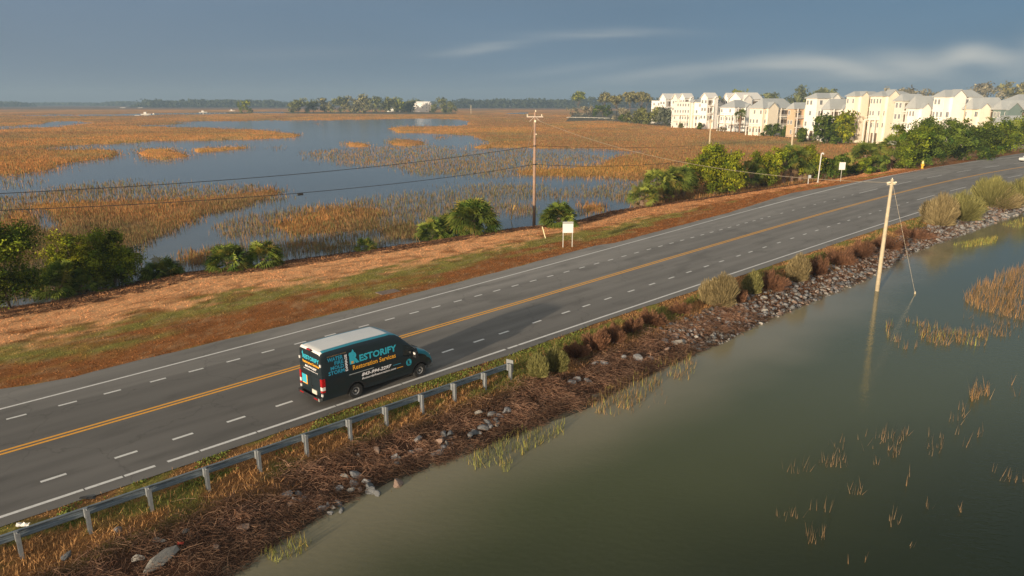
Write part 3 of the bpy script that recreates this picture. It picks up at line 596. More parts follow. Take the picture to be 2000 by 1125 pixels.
def palm_parts(rt, crown, Rr, nf, cols, dead=4, lw=.055):
    """fan fronds about the point crown"""
    Vs = []; Fs = []; Ts = []; k = 0; DV = []; DF = []; kd = 0
    nf = int(nf*1.55)
    for i in range(nf+dead):
        dd = i >= nf
        az_ = rng.uniform(0, 2*math.pi); e_ = math.asin(rng.uniform(-.42 if crown[2] > 1.7 else -.30, .98)) if not dd else rng.uniform(-1.3, -.8)
        d = Vector((math.cos(az_)*math.cos(e_), math.sin(az_)*math.cos(e_), math.sin(e_)))
        Lp = Rr*rng.uniform(.45, .62); c = Vector(crown); o = c + d*Lp + Vector((0, 0, -.06*Rr))
        upv = Vector((0, 0, 1)) if abs(d.z) < .93 else Vector((math.cos(az_+1), math.sin(az_+1), 0))
        sd = d.cross(upv).normalized(); sd = (Matrix.Rotation(rng.normal(0, .55), 3, d) @ sd).normalized(); nn = sd.cross(d).normalized()
        tone = np.array(cols[0])*(1-(t_ := rng.uniform(0, 1))) + np.array(cols[1])*t_; tone = tone*rng.uniform(.6, 1.35)
        if rng.uniform() < .10: tone = np.array([.26, .22, .045])
        if dd: tone = np.array([.24, .16, .09])*rng.uniform(.5, 1.1)
        m = 13; Ll = Rr*rng.uniform(.42, .55)*(.7 if dd else 1)
        Vs += [c - sd*.012, c + sd*.012, o + sd*.012, o - sd*.012]; Fs.append((k, k+1, k+2, k+3)); Ts += [np.array([.16, .19, .06])]*4; k += 4
        for j in range(m):
            an = (j/(m-1)-.5)*R(185); l = Ll*(1-.25*abs(j/(m-1)-.5)*2)*rng.uniform(.85, 1.1)
            dr = d*math.cos(an) + sd*math.sin(an); sw = dr.cross(nn).normalized()*(lw*Rr*.9)
            p1 = o + dr*l*.55 + nn*(.05*l); tip = o + dr*l + Vector((0, 0, -.28*l*rng.uniform(.4, 1.5))); tip.z = max(tip.z, .04); p1.z = max(p1.z, .06)
            Vs += [o, p1-sw*.5, tip, p1+sw*.5]; Fs.append((k, k+1, k+2, k+3)); Ts += [tone*.85, tone, tone*1.1, tone]; k += 4
    npmesh('fronds', np.array([tuple(v) for v in Vs]), np.array(Fs), leaf_m, rt, tone=np.array(Ts))
boot_m = mat('palm_boots', (.25, .165, .12), rough=.95, noise=10, amp=.4, bump=.6, bscale=8)
def palm(name, base, th, Rr, nf, label, group=None, cat='palm', trunk_r=.2, cols=((.05, .10, .016), (.23, .27, .05)), dead=7):
    rt = root(name, base, label, cat, group); palm_parts(rt, (0, 0, th), Rr, nf, cols, dead)
    b = MB(); lean = rng.uniform(-.06, .06, 2)
    if th > .25:
        nseg = 7; b.tube([(lean[0]*i*.5*0, 0, -.4+(th+.45)*i/nseg) for i in range(nseg+1)], [trunk_r*(1.05 if i in (0, nseg-1) else .85) for i in range(nseg+1)], 9)
        for i in range(int(26*th)):                                 # old leaf bases sticking out of the trunk
            a_ = rng.uniform(0, 2*math.pi); z_ = rng.uniform(0.05, th); c = Vector((math.cos(a_), math.sin(a_), 0))
            p = c*trunk_r*.8 + Vector((0, 0, z_)); b.tube([p, p + c*rng.uniform(.06, .16) + Vector((0, 0, rng.uniform(.12, .25)))], [.045, .02], 4)
    else: b.tube([(0, 0, -.3), (0, 0, .15)], [.14, .1], 7)
    b.build('trunk', boot_m, rt); return rt
def mpp(P): return Vector((P.x, P.y, 0)).length/FPX       # metres per photo pixel at P
GREEN = ((.042, .080, .010), (.18, .21, .018)); YGREEN = ((.070, .110, .012), (.31, .31, .020)); DARK = ((.032, .062, .012), (.115, .150, .022))

# ---- left cluster of cedars and wax myrtles
def bush_px(name, px, py, wpx, hpx, nb, ncl, nlf, cols, label, cat, group=None, size=.12, low=.22, seed=None, cr=None, trunk=.07, flat=None):
    P = on_ground(px, py); s = mpp(P); w, h = wpx*s, hpx*s*1.02
    return tree(name, P, blob_set(w, h, nb, low=low, seed=seed), ncl, nlf, cr or h*.055, size, cols, label, cat, group, trunk=trunk)
bush_px('cedar_tree', 22, 604, 150, 150, 22, 260, 17000, GREEN, 'big dark cedar with ragged boughs at the left edge of the marsh bank', 'tree', size=.11, seed=3)
0 and bush_px('cedar_tree', -40, 598, 120, 130, 14, 120, 8000, GREEN, 'cedar cut off by the left border beside the big ragged cedar', 'tree', size=.11, seed=5)
bush_px('wax_myrtle', 222, 560, 96, 108, 22, 220, 15000, GREEN, 'rounded dark green wax myrtle on the marsh bank right of the left thicket', 'shrub', size=.10, seed=8, low=.12)
bush_px('wax_myrtle', 150, 562, 66, 98, 13, 120, 8000, YGREEN, 'narrow wax myrtle with pale shoots between the big cedar and the rounded myrtle', 'shrub', size=.10, seed=12, low=.2)
pal = [('palmetto', 108, 578, .75, 1.45, 34, 'palmetto with hanging brown skirt in front of the left cedars'), ('palmetto', 128, 570, 1.25, 1.3, 30, 'taller palmetto with bright fan leaves against the left thicket'),
       ('palmetto', 164, 570, .5, .95, 22, 'thin greyish palmetto in shade under the narrow wax myrtle'), ('palmetto', 203, 566, .2, .80, 18, 'small spiky young palmetto at the foot of the rounded wax myrtle'),
       ('palmetto', 320, 541, .25, 1.5, 40, 'low spreading palmetto standing alone beside the open water on the left'), ('palmetto', 300, 542, .2, 1.1, 22, 'low darker palmetto touching the lone one beside the open water'),
       ('palmetto', 446, 527, .65, 1.75, 46, 'left one of two round palmettos at the water edge, with dead brown leaves'), ('palmetto', 516, 519, .6, 1.65, 46, 'right one of two round palmettos at the water edge'),
       ('palmetto', 714, 489, .25, 1.1, 26, 'little yellow green palmetto alone at the water edge'),
       ('palmetto', 846, 466, .5, 1.75, 44, 'left low palmetto of the large clump beyond the grass verge'), ('palmetto', 878, 462, .8, 1.8, 44, 'middle palmetto with brown dead fronds in the large clump'),
       ('palmetto', 925, 458, 1.55, 2.45, 80, 'tallest dome shaped palmetto at the right of the large clump'), ('palmetto', 905, 456, 1.1, 2.0, 40, 'palmetto pressed against the tallest one in the large clump'),
       ('palmetto', 1091, 441, .9, 1.95, 70, 'single dome shaped palmetto between the utility pole and the pale notice board')]
for nm, px_, py_, th, Rr, nf, lab in pal:
    P = on_ground(px_, py_); palm(nm, P, th, Rr*1.28, int(nf*1.25), lab, 'palmettos on the marsh bank')

# ---- right-hand row: sabal palms, wax myrtles
for px_, py_, th, Rr, nf, lab in [(1254, 404, 1.5, 2.1, 40, 'short leaning sabal palm at the left end of the row by the road'), (1284, 396, 3.0, 2.5, 46, 'sabal palm second from the left end of the row'),
        (1314, 392, 3.0, 2.6, 48, 'sabal palm with thick booted trunk, third in the row'), (1334, 388, 2.9, 2.4, 42, 'sabal palm touching the big wax myrtle at its left'), (1300, 394, .8, 1.3, 18, 'knee high young sabal palm between the thick trunks'),
        (1398, 382, 1.2, 1.7, 26, 'low sabal palm in front of the big wax myrtle by the meter post'),
        (1466, 370, 2.6, 2.5, 40, 'sabal palm with shaggy trunk right of the meter post'), (1492, 366, 1.8, 2.0, 30, 'lower sabal palm leaning beside the shaggy trunk'),
        (1545, 358, 4.6, 2.9, 50, 'tall sabal palm in front of the second dark myrtle'), (1562, 356, 3.6, 2.9, 46, 'sabal palm with yellowing skirt behind the vent pipe'), (1530, 361, 4.2, 2.5, 34, 'slim sabal palm left of the tall one'),
        (1686, 338, 3.7, 3.3, 54, 'round headed sabal palm right of the small square sign'), (1706, 336, 1.6, 2.2, 26, 'stunted sabal palm under the round headed one'),
        (1740, 330, 4.6, 3.3, 44, 'sabal palm with shaggy brown trunk at the left of the long hedge'), (1752, 329, 3.2, 2.8, 30, 'lower sabal palm beside the shaggy brown trunk of the long hedge'),
        (1962, 297, 5.2, 4.0, 46, 'sabal palm rising from the far end of the long hedge'), (1985, 294, 4.6, 3.6, 40, 'sabal palm at the right border beyond the long hedge')]:
    P = on_ground(px_, py_); palm('sabal_palm', P, th, Rr*1.12, nf, lab, 'sabal palms in the row by the road', trunk_r=.33, cols=((.06, .11, .02), (.28, .31, .06)))
B2 = [(1392, 383, 104, 92, 26, 300, 15000, YGREEN, 'largest olive wax myrtle in the row by the road', .2, 21), (1428, 378, 44, 60, 9, 90, 4500, YGREEN, 'wax myrtle spilling over the grey meter post', .3, 23),
      (1496, 366, 68, 70, 18, 190, 9000, YGREEN, 'sunlit wax myrtle behind the shaggy trunked palm', .2, 24), (1570, 356, 78, 76, 16, 200, 9000, YGREEN, 'dark wax myrtle crowned with yellow green shoots beside the tall palm', .3, 25),
      (1606, 352, 40, 40, 9, 90, 4500, DARK, 'low shadowy myrtle behind the vent pipe', .15, 26), (1636, 348, 44, 42, 10, 110, 5000, DARK, 'dark low myrtle behind the small square sign', .12, 27),
      (1672, 341, 60, 34, 12, 130, 6000, GREEN, 'myrtle skirt around the round headed palm', .12, 28), (1712, 336, 44, 30, 9, 90, 4000, DARK, 'low dark bush between the palms and the hedge', .12, 29),
      (1770, 330, 66, 74, 15, 170, 8000, GREEN, 'first bush of the long hedge, by the shaggy palm', .12, 30), (1820, 322, 100, 74, 22, 260, 12000, DARK, 'largest rounded dark bush of the long hedge behind the yellow hydrant', .10, 31),
      (1880, 313, 86, 66, 18, 220, 9000, DARK, 'dark rounded bush in the middle of the long hedge', .10, 32), (1930, 306, 76, 62, 16, 180, 8000, GREEN, 'paler bush near the far end of the long hedge', .10, 33),
      (1992, 297, 96, 62, 18, 190, 8000, GREEN, 'bush at the right border ending the long hedge', .10, 34), (2060, 290, 110, 66, 14, 120, 5000, DARK, 'bush past the right border beyond the long hedge', .1, 35)]
for px_, py_, w, h, nb, nc, nl, cols, lab, low, sd in B2:
    bush_px('wax_myrtle', px_, py_, w, h, nb, nc, nl, cols, lab, 'shrub', 'wax myrtles in the row by the road', size=.20 if px_ < 1700 else .28, low=low, seed=sd, trunk=.1)

# ---- bank shrubs by the pond
OLV = ((.12, .12, .042), (.24, .22, .08)); PALE = ((.17, .135, .065), (.31, .245, .125)); BRN = ((.11, .055, .034), (.24, .125, .07))
for px_, py_, w, h, n, cols, lab, sz in [
    (1050, 738, 52, 58, 6500, OLV, 'green round groundsel bush right of the guardrail end', .05), (1085, 726, 52, 62, 7500, OLV, 'taller green groundsel bush behind the round one at the guardrail end', .05),
    (1408, 600, 66, 74, 7500, PALE, 'large pale feathery groundsel bush overlapping the white edge line', .06), (1380, 596, 44, 58, 2500, PALE, 'grey feathery bush joined to the left of the large pale one', .06),
    (1468, 574, 42, 50, 4200, OLV, 'middle sized feathery bush between the two large pale ones', .06), (1558, 550, 56, 58, 6000, PALE, 'rounded pale feathery bush left of the leaning pole', .065),
    (1832, 442, 66, 62, 5200, PALE, 'tan feathery bush beyond the leaning pole', .10), (1880, 432, 60, 56, 5200, OLV, 'yellow green feathery bush right of the tan one', .10),
    (1935, 404, 76, 56, 5000, OLV, 'broad olive bush farther along the pond bank', .12), (1962, 408, 60, 40, 3000, PALE, 'brownish low bush in front of the broad olive bush', .12), (1998, 398, 52, 50, 3000, OLV, 'olive bush cut by the right border on the pond bank', .12)]:
    P = on_ground(px_, py_); s = mpp(P); plume('groundsel_bush', P, w*s, h*s*1.02, n, cols, lab, 'shrub', 'groundsel bushes along the pond bank', size=sz)
for px_, py_, w, h, n, lab in [
    (1125, 697, 46, 40, 3600, 'bare reddish brown shrub just right of the green groundsel bushes'), (1160, 684, 56, 46, 4600, 'dark brown leafless shrub beside the white edge line'), (1195, 668, 46, 44, 3600, 'brown shrub at the right end of the dark leafless patch'),
    (1232, 648, 36, 36, 2600, 'rust coloured shrub on the bank below the lane dashes'), (1275, 632, 44, 34, 2600, 'low rust shrub halfway to the large pale bush'), (1330, 612, 36, 26, 2000, 'small brown shrub left of the grey feathery bush'),
    (1440, 590, 30, 34, 2000, 'brown twiggy shrub between the large pale bush and its smaller neighbour'), (1505, 566, 44, 42, 3000, 'dark reddish shrub left of the rounded pale bush'), (1598, 536, 44, 40, 3000, 'dark brown shrub right of the rounded pale bush'),
    (1640, 518, 46, 38, 3000, 'brown shrub row behind the leaning pole, nearest'), (1685, 502, 46, 34, 3000, 'dark brown shrub left of the leaning pole'), (1735, 486, 46, 32, 2600, 'brown shrub just right of the leaning pole'), (1785, 466, 46, 26, 2400, 'rust shrub before the tan feathery bush')]:
    P = on_ground(px_, py_); s = mpp(P); plume('bare_shrub', P, w*s*1.5, h*s*1.05, int(n*1.0), BRN, lab, 'shrub', 'leafless brown shrubs along the pond bank', size=.045)

# ---- bank grass, verge grass and wrack litter
def scatter_uv(n, u0, u1, fn_lo, fn_hi):
    u = u0 + (u1-u0)*rng.uniform(0, 1, n)**1.35; t = rng.uniform(0, 1, n); lo, hi = fn_lo(u), fn_hi(u); return u, lo+(hi-lo)*t, t
# dry bunch grass on the pond bank
u, v, t = scatter_uv(150000, -8, 150, lambda u: v_shr(u), lambda u: v_le(u)-.05)
tr = 1-t; n2 = fbm(u*.5, v*1.1, 33); den = np.where(tr < .48, 1.0, .30)*sstep(.25, .5, fbm(u*1.8, v*1.8, 44)+.12); 
k = (rng.uniform(0, 1, len(u)) < den) & (tr < .80); u, v, tr, n2 = u[k], v[k], tr[k], n2[k]
x, y = XY(u, v); z = hgt(u, v); dist = np.hypot(x, y); n = len(u)
gmask = sstep(.50, .64, n2+.10*np.exp(-((tr-.16)/.1)**2))
c = mixc(np.array([.50, .28, .115]), np.array([.17, .18, .045]), np.clip(gmask*1.2, 0, 1)*(rng.uniform(0, 1, n) < .8)); c = mixc(c, C_WRACK*1.9, sstep(.45, .65, tr+(n2-.5)*.3)); c *= rng.uniform(.5, 1.5, n)[:, None]
hh = rng.uniform(.10, .30, n)*np.where(tr < .12, .45, 1); blades('dry_bank_grass', np.c_[x, y, z-.03], hh, .02+dist*.0007, c, lean=.8)
# verge turf blades on the far side
u, v, t = scatter_uv(150000, -6, 170, lambda u: v_ue(u)+.0, lambda u: v_shl(u)+.1)
x, y = XY(u, v); z = hgt(u, v); n = len(u); dist = np.hypot(x, y); c = turf_col(u, v)*1.0*rng.uniform(.5, 1.35, n)[:, None]
blades('verge_grass', np.c_[x, y, z-.02], rng.uniform(.03, .11, n)*np.where(t > .8, 1.8, 1), .03+dist*.0009, c, lean=1.2)
# green weeds between the guardrail and the road
u, v, t = scatter_uv(16000, 4, 34, lambda u: v_gr(u)-.5, lambda u: v_le(u)-.1); g = sstep(.52, .62, fbm(u*.8, v*1.3, 65)+.10*sstep(12, 20, u)); k = rng.uniform(0, 1, len(u)) < g
u, v = u[k], v[k]; x, y = XY(u, v); z = hgt(u, v)+rng.uniform(.0, .10, len(u)); c = mixc(np.array([.12, .17, .03]), np.array([.22, .24, .06]), rng.uniform(0, 1, len(u)))
V, F, tn = leaves(np.c_[x, y, z], .06, c); props(npmesh('verge_weeds', V, F, leaf_m, tone=tn), kind='stuff')

def sticks(name, u, v, L, w, tone, zj=.12, along=None):
    x, y = XY(u, v); z = hgt(u, v); z = np.maximum(z, WZ+.0); n = len(u)
    a = rng.uniform(0, math.pi, n) if along is None else RA + rng.normal(0, along, n)
    pit = rng.normal(0, .30, n); d = np.c_[np.cos(a)*np.cos(pit), np.sin(a)*np.cos(pit), np.sin(pit)]
    C = np.c_[x, y, z+np.abs(rng.normal(.03, zj, n))]; s = np.cross(d, rdir(n)); s /= np.linalg.norm(s, axis=1)[:, None]; s2 = np.cross(d, s)
    hl = (L/2)[:, None]; ww = (w/2)[:, None]; bend = rdir(n)*hl*.22
    A0, A1, A2 = C-d*hl, C+bend, C+d*hl
    rings = [np.stack([p+s*ww, p-s*ww*.5+s2*ww*.87, p-s*ww*.5-s2*ww*.87], 1) for p in (A0, A1, A2)]
    V = np.concatenate(rings, 1).reshape(-1, 3); base = (np.arange(n)*9)[:, None]
    pat = []
    for r in (0, 3):
        for i in range(3): pat.append([r+i, r+(i+1) % 3, r+3+(i+1) % 3, r+3+i])
    F = (base[:, None, :] + np.array(pat)[None]).reshape(-1, 4)
    return props(npmesh(name, V, F, blade_m, tone=np.repeat(tone, 9, 0)), kind='stuff')
u, v, t = scatter_uv(170000, -10, 95, lambda u: v_shr(u)-.15, lambda u: v_le(u)-.4)
tr = 1-t; band = sstep(.36, .60, tr+(fbm(u*.5, v*1.1, 33)-.5)*.3)*np.where(u > 46, .16, 1)*(.12+.88*sstep(.36, .50, fbm(u*.9, v*1.2, 88)+.08))
k = rng.uniform(0, 1, len(u)) < band; u, v, tr = u[k], v[k], tr[k]; n = len(u); dist = np.hypot(*XY(u, v))
c = mixc(np.array([.21, .11, .07]), np.array([.50, .32, .21]), rng.uniform(0, 1, n)**2.2)*(1.0-.45*sstep(.75, .98, tr))[:, None]*(.25+1.5*fbm(u*1.0, v*1.3, 90)**1.3)[:, None]*1.25
sticks('wrack_litter', u, v, .12+.75*rng.uniform(0, 1, n)**1.8, (.005+dist*.00022)*rng.uniform(.7, 1.4, n), c, zj=.08)
u, v, t = scatter_uv(30000, -8, 150, lambda u: v_ue(u)+(v_shl(u)-v_ue(u))*.72, lambda u: v_shl(u)+.1); n = len(u); dist = np.hypot(*XY(u, v))
k = rng.uniform(0, 1, n) < sstep(.4, .6, fbm(u*.8, v*1.5, 96)+.12); u, v = u[k], v[k]; n = len(u); dist = dist[k]
c = mixc(np.array([.10, .05, .03]), np.array([.26, .15, .09]), rng.uniform(0, 1, n)**2); sticks('marsh_side_wrack', u, v, rng.uniform(.2, .6, n), .012+dist*.0003, c, zj=.03, along=.6)

# ---- rocks
rock_ms = [mat('granite_grey', (.19, .19, .195), rough=.85, noise=4, amp=.35, bump=.5, bscale=9), mat('granite_pale', (.26, .245, .22), rough=.85, noise=4, amp=.3, bump=.5, bscale=9), mat('granite_pink', (.25, .175, .135), rough=.85, noise=4, amp=.3, bump=.5, bscale=9), mat('granite_dark', (.13, .135, .14), rough=.8, noise=4, amp=.3, bump=.5, bscale=9)]
import bmesh
def rock_mesh(seed, m):
    r = np.random.default_rng(seed); bm = bmesh.new(); bmesh.ops.create_icosphere(bm, subdivisions=2, radius=1)
    pl = [(Vector(q).normalized(), r.uniform(.38, .72)) for q in r.normal(0, 1, (8, 3))]
    for vtx in bm.verts:
        p = vtx.co.copy()
        for nn, dd in pl:
            e = p.dot(nn)
            if e > dd: p -= nn*(e-dd)
        vtx.co = p*(1+r.uniform(-.035, .035))
    me = bpy.data.meshes.new('rock'); bm.to_mesh(me); bm.free(); me.materials.append(m); return me
RM = [rock_mesh(s, rock_ms[k]) for s, k in enumerate([0, 0, 1, 0, 2, 3, 1, 3])]
def put_rock(P, s, label, group=None, k=None, sq=None, rz=None):
    o = link('rock', RM[int(rng.integers(8)) if k is None else k]); o.location = (P[0], P[1], P[2])
    sq = sq or (rng.uniform(.8, 1.35), rng.uniform(.7, 1.0), rng.uniform(.55, .8)); o.scale = (s*sq[0], s*sq[1], s*sq[2])
    o.rotation_euler = (rng.uniform(-.4, .4), rng.uniform(-.4, .4), rng.uniform(0, 6.28) if rz is None else rz); return props(o, label, 'rock', group)
singles = [(312, 1100, .52, 'large long pale slab of rock at the lower left of the bank', 2, (1.15, .6, .6), 1.0), (477, 1032, .26, 'brownish block above the dark hollow in the wrack', 4, None, 2.2), (308, 1057, .19, 'whitish broken stone at the end of a dark hollow near the slab', 2, None, None),
           (363, 1038, .15, 'small pale stone behind the whitish broken stone', 2, None, None), (559, 966, .20, 'stone left of the trio at the top of the wrack', 0, None, None), (130, 1086, .17, 'small dark stone lowest to the left among the dry grass', 5, None, None),
           (270, 1092, .22, 'rounded whitish lump left of the large slab', 2, None, None), (232, 1037, .17, 'half buried grey stone in the dry grass under the rail', 0, None, None), (424, 1070, .17, 'brown stone sunk in twigs below the red scrap', 4, None, None),
           (816, 858, .20, 'lone grey stone in the straw above the dark pair', 0, None, None), (856, 888, .26, 'flat grey slab near the middle of the wrack', 0, (1.3, .8, .5), .5), (776, 945, .24, 'pinkish stone at the water side of the wrack', 4, None, None),
           (935, 806, .16, 'small white stone above the stone cluster in the middle', 2, None, None), (1180, 712, .26, 'pair of dark stones on top of the wrack beyond the bush', 3, None, None), (1162, 690+20, .20, 'grey stone left of the dark pair beyond the bush', 0, None, None),
           (1300, 668, .30, 'pointed grey stone standing out of the wrack', 0, None, None), (1318, 672, .34, 'long pale stone beside the pointed grey one', 2, (1.4, .7, .6), .3), (1303, 682, .22, 'tan stone below the long pale one', 4, None, None), (1245, 702, .34, 'split grey stone half way up the wrack', 0, None, None), (1272, 700, .20, 'small stone right of the split grey one', 0, None, None),
           (1218, 698, .20, 'dull stone left of the split grey one', 3, None, None), (1392, 668, .28, 'flat tan stone at the very edge of the pond', 2, (1.3, .8, .45), .4), (1424, 640, .30, 'biggest rounded olive boulder in the riprap', 1, None, None), (1150, 745, .22, 'dark stone in the shade of the twigs', 5, None, None), (1116, 748, .24, 'paired grey stone among the twigs below the bush', 0, None, None), (1127, 742, .2, 'second stone of the pair below the bush', 0, None, None)]
for px_, py_, s, lab, k, sq, rz in singles:
    P = on_ground(px_, py_); put_rock((P.x, P.y, P.z+s*.12), s*1.15, lab, k=k, sq=sq, rz=rz)
clusters = [('grey stones in the heap left of the hollow', 'grey stones heaped in the wrack near the lower left water edge', [(575, 975), (586, 980), (582, 966), (594, 972), (568, 985), (640, 988), (652, 992), (630, 996), (660, 985), (645, 1003), (668, 998)], .17),
            ('stones below the sixth post', 'stones lying at the water edge below the middle of the guardrail', [(673, 930), (694, 928), (692, 944), (712, 942), (722, 952), (724, 962), (664, 958), (684, 958), (704, 958), (736, 966)], .22),
            ('stones in the middle of the wrack', 'dark wet stones scattered in the middle of the wrack', [(771, 893), (779, 896), (803, 885), (818, 880), (860, 884), (846, 890), (776, 905), (735, 880), (700, 890)], .2),
            ('stones above the green shore grass', 'grey stones gathered above the green shore grass', [(858, 862), (868, 852), (872, 866), (880, 856), (884, 866), (866, 876), (878, 848), (918, 852), (936, 846), (944, 838), (925, 846)], .21),
            ('knot of stones at the right of the wrack', 'grey stones in the tight knot left of the green bush', [(950, 826), (962, 812), (966, 822), (975, 816), (972, 828), (985, 805), (991, 802), (958, 832)], .26)]
for lab, grp, pts, s in clusters:
    lab = grp
    for px_, py_ in pts:
        P = on_ground(px_, py_); ss = s*rng.uniform(.75, 1.3); put_rock((P.x, P.y, P.z+ss*.08), ss, lab, grp)
i = 0; tries = 0
while i < 236 and tries < 20000:
    tries += 1
    u = 45 + 80*rng.uniform()**1.4; f = rng.uniform(); sr_, le_ = float(v_shr(u)), float(v_le(u)); wv = min(3.2, (le_-sr_)*.55)
    v = sr_ + wv*f**1.2 - .15
    if u < 54 and rng.uniform() > (u-42)/12: continue
    x, y = XY(u, v); s = rng.uniform(.13, .30); z_ = float(hgt(u, v)); put_rock((x, y, z_+s*.30), s, 'broken grey rock in the riprap along the far part of the pond bank', 'riprap rocks along the pond bank'); i += 1
# smaller rubble between them
n = 4200; u = 37 + 127*rng.uniform(0, 1, n)**1.2; sr_, le_ = v_shr(u), v_le(u); v = sr_ + np.minimum(3.3, (le_-sr_)*.6)*rng.uniform(0, 1, n)**1.1 - .2
x, y = XY(u, v); z = hgt(u, v); base = []
me0 = rock_mesh(99, rock_ms[0]); v0 = np.empty(len(me0.vertices)*3, np.float32); me0.vertices.foreach_get('co', v0); v0 = v0.reshape(-1, 3); f0 = np.array([tuple(p.vertices) for p in me0.polygons])
s = rng.uniform(.07, .24, n)*np.where(u > 90, 1.4, 1); th = rng.uniform(0, 6.28, n); ca, sa = np.cos(th), np.sin(th)
V = v0[None]*np.stack([s*rng.uniform(.7, 1.4, n), s, s*.7], -1)[:, None]; V = np.stack([V[..., 0]*ca[:, None]-V[..., 1]*sa[:, None], V[..., 0]*sa[:, None]+V[..., 1]*ca[:, None], V[..., 2]], -1) + np.stack([x, y, z+s*.2], -1)[:, None]
F = (f0[None] + (np.arange(n)*len(v0))[:, None, None]).reshape(-1, 3)
c = np.array([(.22, .22, .225), (.30, .28, .255), (.21, .15, .12), (.10, .10, .10), (.09, .07, .055)])[rng.integers(0, 5, n)]*rng.uniform(.7, 1.2, n)[:, None]
rub = mat('rubble', attr=True, rough=.85, noise=5, amp=.3)
props(npmesh('rock_rubble', V.reshape(-1, 3), F, rub, tone=np.repeat(c, len(v0), 0)), kind='stuff')
#PART4
# ------------------------------------------------------------------ the van
def car_paint(name, col, rough=.3, noise=None): return mat(name, col, rough=rough, coat=.6, noise=noise, amp=.06)
p_dark = car_paint('paint_charcoal', (.013, .022, .028), .28); p_teal = car_paint('paint_teal', (.025, .24, .33)); p_white = car_paint('paint_white', (.78, .77, .73), .38, 3)
glass = mat('dark_glass', (.012, .016, .018), rough=.06, spec=.8); black = mat('black_plastic', (.018, .018, .02), rough=.6); tyre = mat('tyre_rubber', (.02, .02, .02), rough=.85); steel = mat('wheel_steel', (.42, .42, .43), rough=.4, metal=.5)
l_red = mat('red_lens', (.40, .010, .012), rough=.2, coat=.5); l_white = mat('clear_lens', (.75, .74, .72), rough=.2, coat=.5); l_amber = mat('amber_lens', (.7, .16, .02), rough=.3)
d_blue = mat('decal_blue', (.03, .30, .48), rough=.4); d_cyan = mat('decal_cyan', (.04, .42, .56), rough=.4); d_or = mat('decal_orange', (.88, .42, .04), rough=.4); d_wh = mat('decal_white', (.85, .83, .86), rough=.4); d_gr = mat('decal_grey', (.30, .33, .34), rough=.4); d_tan = mat('decal_tan', (.35, .22, .10), rough=.5)
th = R(44.9); c0, c1 = G(696, 777), G(820.6, 736)
Fv = Vector((math.cos(th), math.sin(th), 0)); Lv = Vector((-Fv.y, Fv.x, 0)); R0 = (c0+c1)/2 - Fv*1.875
van = root('delivery_van', R0 + Lv*.95, 'dark high roof van with white roof and blue lettering driving in the near lane', 'van', rz=th)
def vw(z, x):
    w = .99 if z < 1.25 else .99 - .085*(z-1.25)/1.25
    if z < .55: w -= .05*(.55-z)/.25
    if x > 3.6: w *= 1 - .16*((x-3.6)/1.05)**2
    if x < -1.5: w -= .02*((-1.5-x)/.22)**2
    return w
def vtop(x): return float(np.interp(x, [-1.72, -1.66, -1.5, 0, 2.0, 2.35, 2.6, 3.50, 3.62, 4.15, 4.42, 4.58, 4.65], [2.52, 2.61, 2.65, 2.68, 2.66, 2.58, 2.42, 1.62, 1.56, 1.33, 1.12, .86, .62]))
def vbot(x):
    z = .34
    for ax_ in (0.0, 3.75):
        if abs(x-ax_) < .47: z = max(z, .35 + math.sqrt(.47**2-(x-ax_)**2))
    return min(z, vtop(x)-.2)
xs = sorted(set(list(np.round(np.arange(-1.72, 4.66, .06), 3)) + [4.65, -.47, .47, 3.28, 4.22, -.44, .44, 3.31, 4.19]))
parts = {k: MB() for k in ('body', 'roof', 'bonnet', 'windscreen')}
rows = []
for x in xs:
    zt, zb = vtop(x), vbot(x); pts = []
    zs = zb + (zt-.10-zb)*np.linspace(0, 1, 9)
    for z in zs: pts.append((-vw(z, x), z))
    wt_ = vw(zt-.10, x)
    for a in (30, 60, 90): pts.append((-(wt_-.12+.12*math.cos(R(a))), zt-.10+.10*math.sin(R(a))))
    for f in (.90, .6, .3, 0): pts.append((-(wt_-.12)*f, zt+.02*(1-f)))
    pts += [(-p[0], p[1]) for p in pts[-2::-1]]
    rows.append([(x, p[0], p[1]) for p in pts])
np_ = len(rows[0])
for i in range(len(xs)-1):
    xm = (xs[i]+xs[i+1])/2
    for j in range(np_-1):
        jj = min(j, np_-2-j); q = [rows[i][j], rows[i][j+1], rows[i+1][j+1], rows[i+1][j]]
        if jj < 9: parts['body'].add(q, [(0, 1, 2, 3)], 1 if (xm > 3.62 and jj >= 6) else 0)
        elif xm < 2.62: parts['roof'].add(q, [(0, 1, 2, 3)], 0 if (jj >= 12 and xm < 2.05) or xm < -1.62 else 1)
        elif xm < 3.5: parts['windscreen'].add(q, [(0, 1, 2, 3)], 0 if jj >= 11 else 1)
        else: parts['bonnet'].add(q, [(0, 1, 2, 3)], 1 if 3.5 < xm < 3.62 else 0)
for i, rev in ((0, 1), (len(xs)-1, 0)): parts['body'].add(rows[i], [tuple(range(np_))], 0)
parts['body'].box((1.5, 0, .55), (6.1, 1.30, .36), 2); 
def weld(o):
    bm = bmesh.new(); bm.from_mesh(o.data); bmesh.ops.remove_doubles(bm, verts=bm.verts, dist=.0008); bmesh.ops.recalc_face_normals(bm, faces=bm.faces); bm.to_mesh(o.data); bm.free()
    o.data.polygons.foreach_set('use_smooth', [True]*len(o.data.polygons)); 
    try: o.data.set_sharp_from_angle(angle=R(38))
    except Exception: pass
weld(parts['body'].build('body', [p_dark, p_teal, black], van)); weld(parts['roof'].build('roof', [p_white, p_teal], van)); weld(parts['windscreen'].build('windscreen', [glass, p_dark], van)); weld(parts['bonnet'].build('bonnet', [p_teal, black], van))
